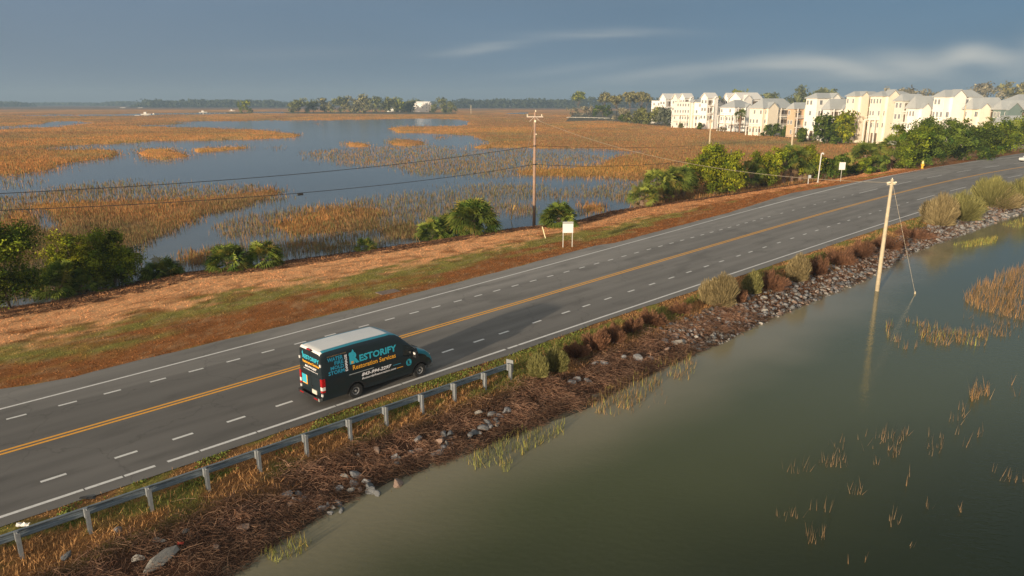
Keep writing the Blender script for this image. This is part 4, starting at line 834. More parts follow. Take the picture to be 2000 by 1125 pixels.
def on_side(pts, name, m, off=.006, s=-1, parent=van):
    b = MB(); b.add([(x, s*(vw(z, x)+off), z) for x, z in pts], [tuple(range(len(pts)))]); return b.build(name, m, parent, fix=False)
def quad_side(x0, x1, z0, z1, name, m, off=.006, s=-1): return on_side([(x0, z0), (x1, z0), (x1, z1), (x0, z1)], name, m, off, s)
for s in (-1, 1):
    win = on_side([(2.70, 1.36), (3.20, 1.24), (3.72, 1.14), (3.62, 1.36), (3.42, 1.60), (3.18, 1.80), (2.98, 1.90), (2.80, 1.93)], 'door_window', glass, .008, s)
    b = MB(); b.box((3.36, s*1.16, 1.36), (.14, .24, .30)); b.box((3.40, s*1.02, 1.28), (.08, .12, .06)); b.box((3.285, s*1.16, 1.42), (.012, .15, .10), 1); b.build('wing_mirror', [black, l_white], van)
b = MB()                                     # seams of doors and cargo panels
for x0, x1, z0, z1 in ((2.60, 2.615, .45, 2.1), (1.12, 1.135, .45, 2.42), (-.30, -.285, 1.30, 2.42), (-1.52, -1.508, .50, 2.42), (-1.5, 2.6, 2.44, 2.452), (-1.5, -.5, .98, .99), (.5, 3.2, .62, .64)): b.add([(x, -(vw(z, x)+.003), z) for x, z in ((x0, z0), (x1, z0), (x1, z1), (x0, z1))], [(0, 1, 2, 3)])
b.build('panel_seam', black, van, fix=False)
for ax_ in (0.0, 3.75):                      # arch lips
    for s in (-1, 1):
        b = MB(); k = 22
        for i in range(k):
            a0, a1 = math.pi*i/k, math.pi*(i+1)/k
            q = [(ax_+r_*math.cos(a), .35+r_*math.sin(a)) for a, r_ in ((a0, .455), (a0, .52), (a1, .52), (a1, .455))]
            b.add([(x, s*(vw(z, x)+.012), z) for x, z in q] , [(0, 1, 2, 3)])
        b.build('wheel_arch', black, van, fix=False)
        w = MB(); c = (ax_, s*.84, .35); w.disc(c, (0, 1, 0), .19, .355, .23, 32)
        wo = w.build('wheel', tyre, van, smooth=False)
        rm = MB(); cy = s*.925; rm.disc((ax_, cy, .35), (0, 1, 0), .165, .205, .045, 32); rm.disc((ax_, s*.90, .35), (0, 1, 0), .0, .17, .02, 32); rm.disc((ax_, s*.93, .35), (0, 1, 0), .0, .055, .05, 16)
        rm.disc((ax_, s*.912, .35), (0, 1, 0), .055, .115, .03, 24, 1)
        for i in range(10):
            a = 2*math.pi*i/10; rm.disc((ax_+.135*math.cos(a), s*.913, .35+.135*math.sin(a)), (0, 1, 0), 0, .017, .012, 8, 1)
        rm.build('rim', [steel, black], wo)
# rear
XR = -1.722
def rear_quad(y0, y1, z0, z1, name, m, off=.006, par=van):
    b = MB(); b.add([(XR-off, y, z) for y, z in ((y0, z0), (y1, z0), (y1, z1), (y0, z1))], [(0, 1, 2, 3)]); return b.build(name, m, par, fix=False)
b = MB(); b.box((-1.80, 0, .43), (.20, 1.90, .17)); b.box((-1.86, 0, .50), (.14, 1.2, .03)); b.box((-1.905, -.62, .42), (.012, .32, .05), 1); b.box((-1.905, .62, .42), (.012, .32, .05), 1)
b.box((-1.83, -.90, .44), (.16, .10, .14), 2); b.build('rear_bumper', [black, l_red, mat('bumper_grey', (.28, .29, .28), .5)], van)
for s in (-1, 1):
    b = MB(); b.box((-1.725, s*.915, 1.20), (.07, .13, .38), 0); b.box((-1.725, s*.915, .93), (.07, .13, .18), 1); b.box((-1.725, s*.915, .80), (.07, .13, .10), 0)
    b.box((-1.66, s*.975, 1.20), (.16, .045, .38), 0); b.box((-1.66, s*.975, .93), (.14, .045, .18), 1); b.box((-1.66, s*.975, .80), (.14, .045, .10), 0)
    b.build('tail_light', [l_red, l_white], van)
    b = MB(); b.box((-1.73, s*.93, .62), (.06, .09, .12)); b.build('reflector', l_white, van)
    b = MB(); b.box((-1.73, s*.90, 2.02), (.05, .09, .12)); b.build('door_hinge', l_white, van)
b = MB(); b.box((-1.735, 0, 2.60), (.07, .30, .055), 0); b.box((-1.735, -.2, 2.585), (.05, .12, .04), 1); b.build('brake_light', [l_red, black], van)
b = MB(); b.box((-1.735, 0, 1.45), (.006, .012, 2.1)); b.box((-1.735, -.45, 1.38), (.006, .85, .010)); b.box((-1.735, .45, 1.38), (.006, .85, .010)); b.box((-1.74, -.08, .86), (.03, .10, .05)); b.build('rear_door_seam', black, van)
b = MB(); b.box((-1.745, -.28, .62), (.03, .40, .19)); b.build('number_plate', mat('plate_white', (.62, .60, .52), .5), van)
b = MB(); b.box((4.60, 0, .56), (.12, 1.56, .34)); b.box((4.55, 0, .84), (.10, 1.1, .14)); b.build('front_bumper', black, van)
for s in (-1, 1):
    b = MB(); b.box((4.36, s*.80, .95), (.26, .14, .20), 0, Matrix.Rotation(-s*.35, 3, 'Z')); b.box((4.26, s*.845, 1.02), (.12, .10, .08), 1); b.box((4.33, s*.86, .80), (.22, .06, .16), 2, Matrix.Rotation(-s*.35, 3, 'Z')); b.build('headlight', [l_white, l_amber, d_cyan], van)
b = MB()
for i in range(2): b.box((3.05+.22*i, 0, 2.0-.2*i+.045), (.02, 1.2, .012))
b.tube([(3.52, -.2, 1.66), (3.20, -.75, 1.94)], .012, 4); b.tube([(3.52, .55, 1.66), (3.18, 0.0, 1.95)], .012, 4); b.build('wiper', black, van)
b = MB()
for x in (3.7, 3.82, 3.94): b.box((x, 0, vtop(x)+.026), (.035, 1.1, .008))
b.build('bonnet_vent', black, van)

def text2d(txt, bold=.02, shear=0.0, space=1.0, res=2):
    cu = bpy.data.curves.new('lettering', 'FONT'); cu.body = txt; cu.offset = bold; cu.shear = shear; cu.space_character = space; cu.resolution_u = res; cu.align_x = 'LEFT'
    o = bpy.data.objects.new('lettering', cu); COL.objects.link(o); dg = bpy.context.evaluated_depsgraph_get(); me = bpy.data.meshes.new_from_object(o.evaluated_get(dg))
    V = np.array([v.co[:2] for v in me.vertices]); F = [tuple(p.vertices) for p in me.polygons]
    bpy.data.objects.remove(o); bpy.data.curves.remove(cu); bpy.data.meshes.remove(me)
    V = (V-V.min(0))/(V.max(0)-V.min(0)); return V, F
def lettering(txt, mapf, name, m, par=van, **k):
    V, F = text2d(txt, **k); b = MB(); b.add([mapf(u, v) for u, v in V], F); return b.build(name, m, par, fix=False)
def smap(x0, x1, z0, z1, off=.009): return lambda u, v: (x0+(x1-x0)*u, -(vw(z0+(z1-z0)*v, x0+(x1-x0)*u)+off), z0+(z1-z0)*v)
def rmap(y0, y1, z0, z1, off=.012, drop=0): return lambda u, v: (XR-off, y0+(y1-y0)*u, z0+(z1-z0)*v-drop*u)
lettering('24/7 EMERGENCY SERVICES', smap(-1.38, -.40, 2.325, 2.365), 'tagline', d_tan)
lettering('WATER', smap(-1.38, -.57, 2.10, 2.285), 'lettering', d_blue, bold=.028); lettering('FIRE', smap(-1.03, -.57, 1.895, 2.065), 'lettering', d_blue, bold=.028)
lettering('MOLD', smap(-1.25, -.56, 1.69, 1.86), 'lettering', d_blue, bold=.028); lettering('STORM', smap(-1.38, -.55, 1.47, 1.655), 'lettering', d_blue, bold=.028)
lettering('DAMAGE', lambda u, v: (-.37-.13*v, -(vw(1.47+.78*u, 0)+.009), 1.47+.78*u), 'lettering', d_wh, bold=.035)
lettering('R', smap(-.25, .27, 1.72, 2.28), 'big_initial', d_cyan, bold=.05)
on_side([(-.30, 2.19), (-.08, 2.02), (-.02, 2.15), (.02, 2.30), (-.05, 2.42), (-.10, 2.31)], 'arrow_head', d_cyan, .011)
on_side([(-.25, 1.72), (.02, 1.72), (.02, 1.92), (-.115, 2.00), (-.25, 1.92)], 'house_mark', d_cyan, .012)
for i in (0, 1):
    for j in (0, 1): quad_side(-.165+.058*i, -.115+.058*i, 1.745+.058*j, 1.795+.058*j, 'house_mark_pane', d_or, .015)
lettering('ESTORIFY', smap(.28, 2.38, 1.73, 2.06), 'lettering', d_cyan, bold=.035, space=1.0)
lettering('Restoration Services', smap(-.11, 2.30, 1.42, 1.65), 'lettering', d_or, bold=.018, space=1.0)
quad_side(-.34, 1.02, 1.225, 1.265, 'stripe', d_gr, .009)
lettering('843-994-2297', smap(.33, 2.03, .985, 1.16), 'lettering', d_wh, bold=.035, shear=.3); lettering('RestorifyRestoration.com', smap(.33, 2.28, .80, .93), 'lettering', d_wh, bold=.02, shear=.3)
quad_side(2.12, 2.58, 1.045, 1.07, 'stripe', d_blue, .009); quad_side(2.33, 2.70, .845, .875, 'stripe', d_or, .009)
em = on_side([(3.06+.175*math.cos(2*math.pi*k/28), .975+.175*math.sin(2*math.pi*k/28)) for k in range(28)], 'door_emblem', d_cyan, .010)
lettering('R', smap(2.98, 3.13, .87, 1.08, .016), 'emblem_initial', p_dark, em, bold=.05)
b = MB()
for k in range(28):
    q = [(3.06+r_*math.cos(a), .975+r_*math.sin(a)) for a, r_ in ((2*math.pi*k/28, .138), (2*math.pi*k/28, .15), (2*math.pi*(k+1)/28, .15), (2*math.pi*(k+1)/28, .138))]
    b.add([(x, -(vw(z, x)+.0145), z) for x, z in q], [(0, 1, 2, 3)])
b.build('emblem_ring', p_dark, em, fix=False)
lettering('RESTORIFY', rmap(.62, -.82, 2.06, 2.27), 'lettering', d_cyan, bold=.04); b = MB(); b.add([(XR-.014, y, z) for y, z in ((.66, 2.26), (.56, 2.26), (.57, 2.42), (.64, 2.36))], [(0, 1, 2, 3)]); b.build('arrow_head', d_cyan, van, fix=False)
lettering('Restoration Services', rmap(.64, -.80, 1.86, 1.99), 'lettering', d_or, bold=.035); lettering('843-994-2297', rmap(.46, -.56, 1.665, 1.78), 'lettering', d_wh, bold=.03, shear=.2); lettering('RestorifyRestoration.com', rmap(.60, -.66, 1.545, 1.61), 'lettering', d_wh, bold=.02, shear=.2)
rear_quad(.34, .80, .80, 1.26, 'rear_sticker', d_or, .008); rear_quad(.40, .80, .84, 1.26, 'rear_sticker_face', d_cyan, .011)

# ------------------------------------------------------------------ guardrail
galv = mat('galvanised_steel', (.20, .235, .26), rough=.5, metal=.55, noise=5, amp=.2); galv2 = mat('galvanised_post', (.27, .29, .305), rough=.55, metal=.35, noise=6, amp=.2)
post_px = [(44, 1092), (180, 1047), (300, 1003), (410, 962), (507, 921), (597, 887), (680, 855), (756, 832), (824, 808), (889, 785), (944, 758), (1001, 745)]
u_ends = []
g0 = [on_ground(x, y) for x, y in post_px]; posts = [UV(p.x, p.y) for p in g0]
du = posts[0][0]-posts[1][0]; posts = [(posts[0][0]+2*du, posts[0][1]+2*(posts[0][1]-posts[1][1])), (posts[0][0]+du, posts[0][1]+(posts[0][1]-posts[1][1]))] + posts
pu = np.array([p[0] for p in posts]); pv = np.polyval(np.polyfit(pu, [p[1] for p in posts], 2), pu)
o_ = Vector((*XY(pu[0], pv[0]), 0)); gr_ = root('guardrail', (o_.x, o_.y, 0), 'weathered steel guardrail on posts between the road and the pond bank', 'guardrail')
topz = [ZAT(Vector((*XY(a, c_), 0)), y) for (a, c_), y in zip(posts[2:], [1042, 999, 957, 917, 880, 853, 824, 797, 775, 750, 732, 708])]
topz = np.clip(np.polyval(np.polyfit(pu[2:], topz, 1), pu), .55, .95)
for i, (a, c_) in enumerate(zip(pu, pv)):
    x, y = XY(a, c_); z0 = hz(x, y)-.3; zt = topz[i]+.03; b = MB(); M = Matrix.Rotation(RA, 3, 'Z'); hh_ = zt-z0
    for dx, dy, w_, d_ in ((0, 0, .012, .15), (0, .075, .11, .012), (0, -.075, .11, .012)): b.box(Vector((x, y, z0+hh_/2))-o_ + M @ Vector((dx, dy, 0)), (w_, d_, hh_), 0, M)
    p_ = b.build('post', galv2, gr_)
    b = MB(); b.box(Vector((x, y, zt-.19))-o_ + M @ Vector((0, .155, 0)), (.11, .13, .33), 0, M); b.build('block', galv2, p_)
prof = [(-.155, .03), (-.13, .0), (-.105, .0), (-.06, .07), (-.03, .083), (0, .05), (.03, .083), (.06, .07), (.105, 0), (.13, 0), (.155, .03)]
us_ = np.arange(pu[0]-1, pu[-1]+.45, .5); vs_ = np.polyval(np.polyfit(pu, pv, 2), us_)+.235; zs_ = np.interp(us_, pu, topz)-.155
b = MB(); k = len(prof)
V = []
for a, c_, z_ in zip(us_, vs_, zs_):
    for dz, dv in prof:
        x, y = XY(a, c_+dv); V.append((x-o_.x, y-o_.y, z_+dz))
n_ = len(us_); V2_ = []
for a, c_, z_ in zip(us_, vs_, zs_):
    for dz, dv in prof:
        x, y = XY(a, c_+dv-.012); V2_.append((x-o_.x, y-o_.y, z_+dz))
b.add(V, [(i*k+j, i*k+j+1, (i+1)*k+j+1, (i+1)*k+j) for i in range(n_-1) for j in range(k-1)]); b.add(V2_, [(i*k+j, (i+1)*k+j, (i+1)*k+j+1, i*k+j+1) for i in range(n_-1) for j in range(k-1)])
b.build('rail', galv, gr_, fix=False)
x, y = XY(us_[-1]+.02, vs_[-1]-.02); b = MB(); b.box(Vector((x, y, zs_[-1]+.02))-o_, (.04, .42, .62), 0, Matrix.Rotation(RA+.15, 3, 'Z')); b.build('end_plate', galv2, gr_)

# ------------------------------------------------------------------ poles and wires
wood = mat('pole_wood', (.34, .225, .165), rough=.9, noise=3, amp=.25, bump=.5, bscale=10); wood2 = mat('pale_pole_wood', (.50, .42, .29), rough=.9, noise=3, amp=.2); porc = mat('porcelain', (.72, .66, .50), rough=.35); pipe = mat('white_pipe', (.62, .62, .60), rough=.45)
Pc = G(1043, 440, WZ); zt = ZAT(Pc, 219); H1 = zt-WZ
up = root('utility_pole', Pc, 'tall wooden utility pole with crossarm at the edge of the marsh', 'utility pole')
b = MB(); b.tube([(0, 0, -.5), (0, 0, H1*.5), (.02, 0, H1)], [.20, .17, .13], 12); b.build('pole', wood, up, smooth=True)
za = ZAT(Pc, 228)-WZ; b = MB(); b.box((0, -.17, za), (1.9, .11, .13)); b.box((-.35, -.18, za-.28), (.75, .03, .05), 0, Matrix.Rotation(-.75, 3, 'Y')); b.box((.35, -.18, za-.28), (.75, .03, .05), 0, Matrix.Rotation(.75, 3, 'Y')); b.build('crossarm', mat('arm_wood', (.50, .42, .36), .9, noise=3), up)
for dx, dz in ((-.86, .16), (.80, .16), (.1, H1-za+.12)):
    b = MB(); b.tube([(dx, -.17 if dx != .1 else 0, za+dz-.12), (dx, -.17 if dx != .1 else 0, za+dz-.02), (dx, -.17 if dx != .1 else 0, za+dz+.02), (dx, -.17 if dx != .1 else 0, za+dz+.12)], [.04, .10, .06, .09], 10); b.build('insulator', porc, up)
b = MB(); b.box((.02, -.22, za-.50), (.22, .12, .26)); b.box((.16, -.1, ZAT(Pc, 262)-WZ), (.12, .12, .14)); b.build('bracket', porc, up)
b = MB(); zw = ZAT(Pc, 285)-WZ; zw2 = ZAT(Pc, 321)-WZ; b.tube([(0, 0, zw-.06), (0, 0, zw+.06)], .20, 10); b.tube([(0, 0, zw2-.06), (0, 0, zw2+.06)], .21, 10); b.build('band', black, up)
Pr = G(1713, 568, WZ); zt2 = ZAT(Pr, 350); H2 = zt2-WZ
rp = root('utility_pole', Pr, 'pale wooden pole standing in the pond water with a guy wire', 'utility pole')
ux, uy = XY(1, 0); b = MB(); b.tube([(0, 0, -1), (0.0, 0, H2*.33), (.03, .02, H2*.66), (.06, .03, H2)], [.165, .15, .13, .11], 12); b.build('pole', wood2, rp, smooth=True)
b = MB()
for dx in (-.26, .20): b.tube([(dx-.12, -.1, H2-.30), (dx+.12, -.12, H2-.22)], [.10, .07], 8)
b.tube([(.04, 0, H2), (.04, 0, H2+.10)], .03, 6); b.tube([(-.3, 0, H2-.42), (.3, -.02, H2-.38)], .035, 6); b.build('insulator', porc, rp)
cable = mat('black_cable', (.03, .03, .032), rough=.6); bare = mat('bare_wire', (.42, .36, .27), rough=.4, metal=.4)
def wire(name, A, B, sag, r, label, m=cable, n=40, cat='cable', group=None):
    A, B = Vector(A), Vector(B); b = MB(); pts = []
    for i in range(n+1):
        f = i/n; p = A.lerp(B, f)-A; p.z -= 4*sag*f*(1-f); pts.append(p)
    b.tube(pts, r, 5); o = b.build(name, m); o.location = A; return props(o, label, cat, group)
def pick_plane(px, py, A, d):           # the point on the vertical plane through A along d that shows at this photo pixel
    v = (562.5-py)/FPX; D = Vector(((px-1000)/FPX, cp+v*sn, -sn+v*cp)); n = Vector((-d.y, d.x, 0)); t = (A-Vector((0, 0, CAMH))).dot(n)/D.dot(n); return D*t + Vector((0, 0, CAMH))
dl = Vector((-.74, -.67, 0)).normalized()
for (y0, ym, xm, ya, nm, lab) in ((378, 345, 400, 285, 'overhead_cable', 'upper black cable running left from the utility pole over the marsh'), (411, 377, 586, 321, 'overhead_cable', 'lower black cable with a splice box running left from the utility pole')):
    A = Pc.copy(); A.z = ZAT(Pc, ya); B = pick_plane(0, y0, A, dl); far = A + (B-A)*1.25
    midp = pick_plane(xm, ym if ya == 321 else 354.5, A, dl); f = (midp-A).xy.length/(far-A).xy.length
    # sag solved so that the middle of the span is right
    z_lin = A.z+(B.z-A.z)*f*1.25; f1 = 1/1.25
    Am = np.array([[f, -4*f*(1-f)], [f1, -4*f1*(1-f1)]]); rhs = np.array([midp.z-A.z, B.z-A.z]); dzt, sg = np.linalg.solve(Am, rhs); far.z = A.z+dzt
    wire(nm, A, far, sg, .028, lab, n=60)
    if ya == 321:
        b = MB(); q = (far-A)*f; q.z = midp.z-A.z-.12; dn = (far-A).normalized(); b.tube([q-dn*.30, q-dn*.26, q+dn*.26, q+dn*.30], [.05, .11, .11, .05], 10); o = b.build('splice_box', cable); o.location = A; props(o, 'black splice box hanging on the lower cable', 'splice box')
A = Vector((Pc.x, Pc.y, ZAT(Pc, 321))); Bq = G(1424, 375); wire('overhead_cable', A, (Bq.x, Bq.y, ZAT(Bq, 302)), .8, .028, 'black cable from the utility pole to the short post in the palms')
A = Vector((Pc.x+.1, Pc.y, ZAT(Pc, 285))); Bq2 = G(1545, 320, -.5); wire('overhead_cable', A, (Bq2.x, Bq2.y, ZAT(Bq2, 262)), 1.2, .02, 'thin dark cable from the utility pole toward the houses')
A = Vector((Pc.x+.1, Pc.y, ZAT(Pc, 233))); wire('power_line', A, (Pr.x-.2, Pr.y, zt2-.25), 1.55, .018, 'pale wire crossing the road between the two utility poles', bare, 50)
A = Vector((Pr.x+.1, Pr.y, zt2-.3)); gb = G(1787, 574, WZ); wire('guy_wire', A, (gb.x, gb.y, WZ+.05), 0, .012, 'guy wire slanting from the pole in the pond to the water', bare, 4)
b = MB(); b.tube([(0, 0, -.5), (0, 0, .16), (0, 0, .20)], [.06, .06, .03], 8); o = b.build('anchor_float', wood2); o.location = gb; props(o, 'small pale anchor stub sticking out of the pond under the guy wire', 'anchor')
A = Vector((Pc.x-.1, Pc.y, ZAT(Pc, 238))); gq = G(998, 430, WZ); wire('guy_wire', A, (gq.x, gq.y, WZ+.3), 0, .016, 'guy wire going down left from the utility pole', bare, 4)
b = MB(); dd = (A-Vector(gq)).normalized(); b.tube([Vector((0, 0, .05)), dd*2.1], .055, 6); o = b.build('guy_guard', mat('yellow_plastic', (.62, .38, .07), .6)); o.location = gq; props(o, 'yellow plastic guard on the guy wire in the marsh', 'guy guard')

Ps = on_ground(1422, 377); zt_ = ZAT(Ps, 292)-Ps.z; b = MB(); b.tube([(0, 0, -.3), (0, 0, zt_)], [.16, .12], 10); r_ = root('short_post', Ps, 'short wooden post with grey meter box among the palms', 'post'); b.build('pole', wood2, r_)
b = MB(); b.tube([(.2, -.25, -.2), (.2, -.25, 2.0)], .06, 8); b.box((.2, -.30, 2.1), (.42, .28, .75)); b.build('meter_box', mat('grey_box', (.42, .46, .48), .5), r_)
P6 = on_ground(1597, 357); hp = ZAT(P6, 300)-P6.z; r_ = root('vent_pipe', P6, 'white pipe on a concrete foot with a hooked camera head beside the palms', 'pipe')
b = MB(); b.tube([(0, 0, 0), (.12, 0, hp)], .09, 10); b.tube([(.12, 0, hp), (.30, -.05, hp+.06), (.52, -.1, hp-.08)], [.12, .17, .12], 8); b.build('pipe', pipe, r_); b = MB(); b.tube([(0, 0, -.1), (0, 0, .18)], [.24, .2], 10); b.build('foot', mat('concrete', (.42, .38, .33), .9, noise=5), r_)
P7 = on_ground(1578, 360); b = MB(); b.tube([(0, 0, -.1), (0, 0, 1.2)], .06, 6); b.tube([(0, 0, 1.2), (.4, .05, 1.5)], .05, 6); r_ = root('valve_box', P7, 'small grey valve box on a leaning stem left of the white pipe', 'valve box'); b.build('stem', pipe, r_); b = MB(); b.box((.12, -.05, 1.35), (.42, .34, .50)); b.build('box', MATS['grey_box'], r_)
def sign_post(px, ytop, ybase, wpx, hpx, label, name, legs, face, two=None):
    P = on_ground(px, ybase); s = mpp(P); ht = ZAT(P, ytop)-P.z; w, h = wpx*s, hpx*s; r_ = root(name, P, label, 'sign')
    for dx in legs: b = MB(); b.box((dx*w, 0.04, ht*.5-.15), (.07, .07, ht+.2-.1)); b.build('post', mat('sign_post_metal', (.52, .50, .45), .6), r_)
    b = MB(); b.box((0, -.02, ht-h/2), (w, .04, h)); b.build('panel', face, r_); return r_, ht, w, h
wh = mat('sign_white', (.78, .76, .74), rough=.5, noise=5, amp=.06)
r_, ht, w_, h_ = sign_post(1108.5, 433, 483, 21, 22, 'pale notice board on two posts on the verge, its face blank', 'notice_board', (-.44, .44), wh); r_.rotation_euler.z = .12
b = MB(); b.box((0, -.045, ht-.11), (w_, .012, .20)); b.build('header', mat('board_grey', (.36, .38, .37), .6), r_)
r_, ht, w_, h_ = sign_post(1641.5, 317, 355, 11, 13, 'small white square sign on one post beside the dark myrtle', 'road_sign', (0,), wh); r_.rotation_euler.z = .05
P8 = on_ground(1066, 465); b = MB(); b.box((-.2, 0, .55), (.09, .09, 1.35), 0, Matrix.Rotation(-.28, 3, 'Y')); o = b.build('marker_stake', mat('cream_paint', (.75, .68, .42), .6)); o.location = P8; props(o, 'pale yellow leaning stake left of the notice board', 'stake')
Ph = on_ground(1801, 329); s = mpp(Ph); r_ = root('fire_hydrant', Ph, 'yellow fire hydrant at the foot of the long hedge', 'hydrant'); hyd = mat('hydrant_yellow', (.80, .50, .05), .5); hh_ = 13*s
b = MB(); b.tube([(0, 0, 0), (0, 0, .08), (0, 0, .09), (0, 0, hh_*.62)], [.30, .30, .2, .2], 12); b.tube([(-.34, 0, hh_*.45), (.34, 0, hh_*.45)], .12, 10); b.tube([(0, -.36, hh_*.42), (0, 0, hh_*.42)], .14, 10); b.build('barrel', hyd, r_)
b = MB(); b.tube([(0, 0, hh_*.62), (0, 0, hh_*.66), (0, 0, hh_*.67), (0, 0, hh_*.85), (0, 0, hh_*.95), (0, 0, hh_)], [.29, .29, .22, .2, .09, .06], 12); b.build('bonnet', mat('hydrant_cap', (.82, .70, .30), .5), r_)
# white car entering at the right border
Pw = G(2010, 316); r_ = root('white_car', Pw, 'white car mostly outside the right border in the far lane', 'car', rz=RA-.5); b = MB()
sec = [(-2.2, .55, .80), (-2.1, .35, .95), (-1.4, .3, 1.05), (-.9, .3, 1.42), (.4, .3, 1.45), (1.1, .3, 1.02), (2.0, .32, .85), (2.2, .45, .65)]
V = []
for x, zb, z_ in sec: V += [(x, -.88, zb), (x, -.88, min(z_, .95)), (x, -.68, z_), (x, .68, z_), (x, .88, min(z_, .95)), (x, .88, zb)]
b.add(V, [(i*6+j, i*6+(j+1) % 6, (i+1)*6+(j+1) % 6, (i+1)*6+j) for i in range(7) for j in range(6)] + [tuple(range(6)), tuple(42+i for i in range(6))]); b.build('body', p_white, r_)
b = MB()
for s in (-1, 1): b.add([(-1.15, s*.80, 1.0), (.75, s*.80, 1.0), (.35, s*.715, 1.36), (-.85, s*.715, 1.36)], [(0, 1, 2, 3)])
b.build('window', glass, r_, fix=False)
for x in (-1.4, 1.4):
    for s in (-1, 1): b = MB(); b.disc((x, s*.80, .33), (0, 1, 0), .0, .33, .2, 16); b.build('wheel', tyre, r_)

# ------------------------------------------------------------------ litter
def small(name, px, py, f, label, cat):
    P = on_ground(px, py); b = MB(); m = f(b); o = b.build(name, m); o.location = P; return props(o, label, cat)
paper = mat('white_litter', (.78, .76, .72), .7); 
def crumple(b, L, W, h, m, seed):
    r = np.random.default_rng(seed); n = 6; V = []
    for i in range(n+1):
        for j in range(4): V.append(((i/n-.5)*L, (j/3-.5)*W*r.uniform(.7, 1.1), .03+h*r.uniform(.2, 1)*(1 if 0 < j < 3 else .3)))
    b.add(V, [(i*4+j, i*4+j+1, (i+1)*4+j+1, (i+1)*4+j) for i in range(n) for j in range(3)]); return m
small('white_bag', 47, 1028, lambda b: crumple(b, .42, .2, .12, paper, 1), 'crumpled white bag in the dry grass at the lower left road edge', 'litter')
small('red_scrap', 353, 1064, lambda b: crumple(b, .22, .12, .1, mat('red_plastic', (.6, .06, .03), .5), 2), 'bright red plastic scrap in the wrack', 'litter')
small('tyre_scrap', 172, 974, lambda b: crumple(b, .55, .18, .05, tyre, 3), 'flat black tyre scrap on the road edge', 'litter')
small('white_scrap', 1202, 671, lambda b: crumple(b, .3, .2, .14, paper, 4), 'white scrap caught in the straw beyond the brown shrubs', 'litter')
small('drain_cover', 758, 571, lambda b: (b.box((0, 0, .03), (1.6, .9, .05), 0, Matrix.Rotation(RA-.1, 3, 'Z')), mat('old_concrete', (.20, .15, .12), .9, noise=6))[1], 'low square drain cover in the grass verge by the far edge line', 'drain cover')
small('white_scrap', 1624, 349, lambda b: crumple(b, .5, .3, .2, paper, 5), 'white speck of litter left of the square sign', 'litter')

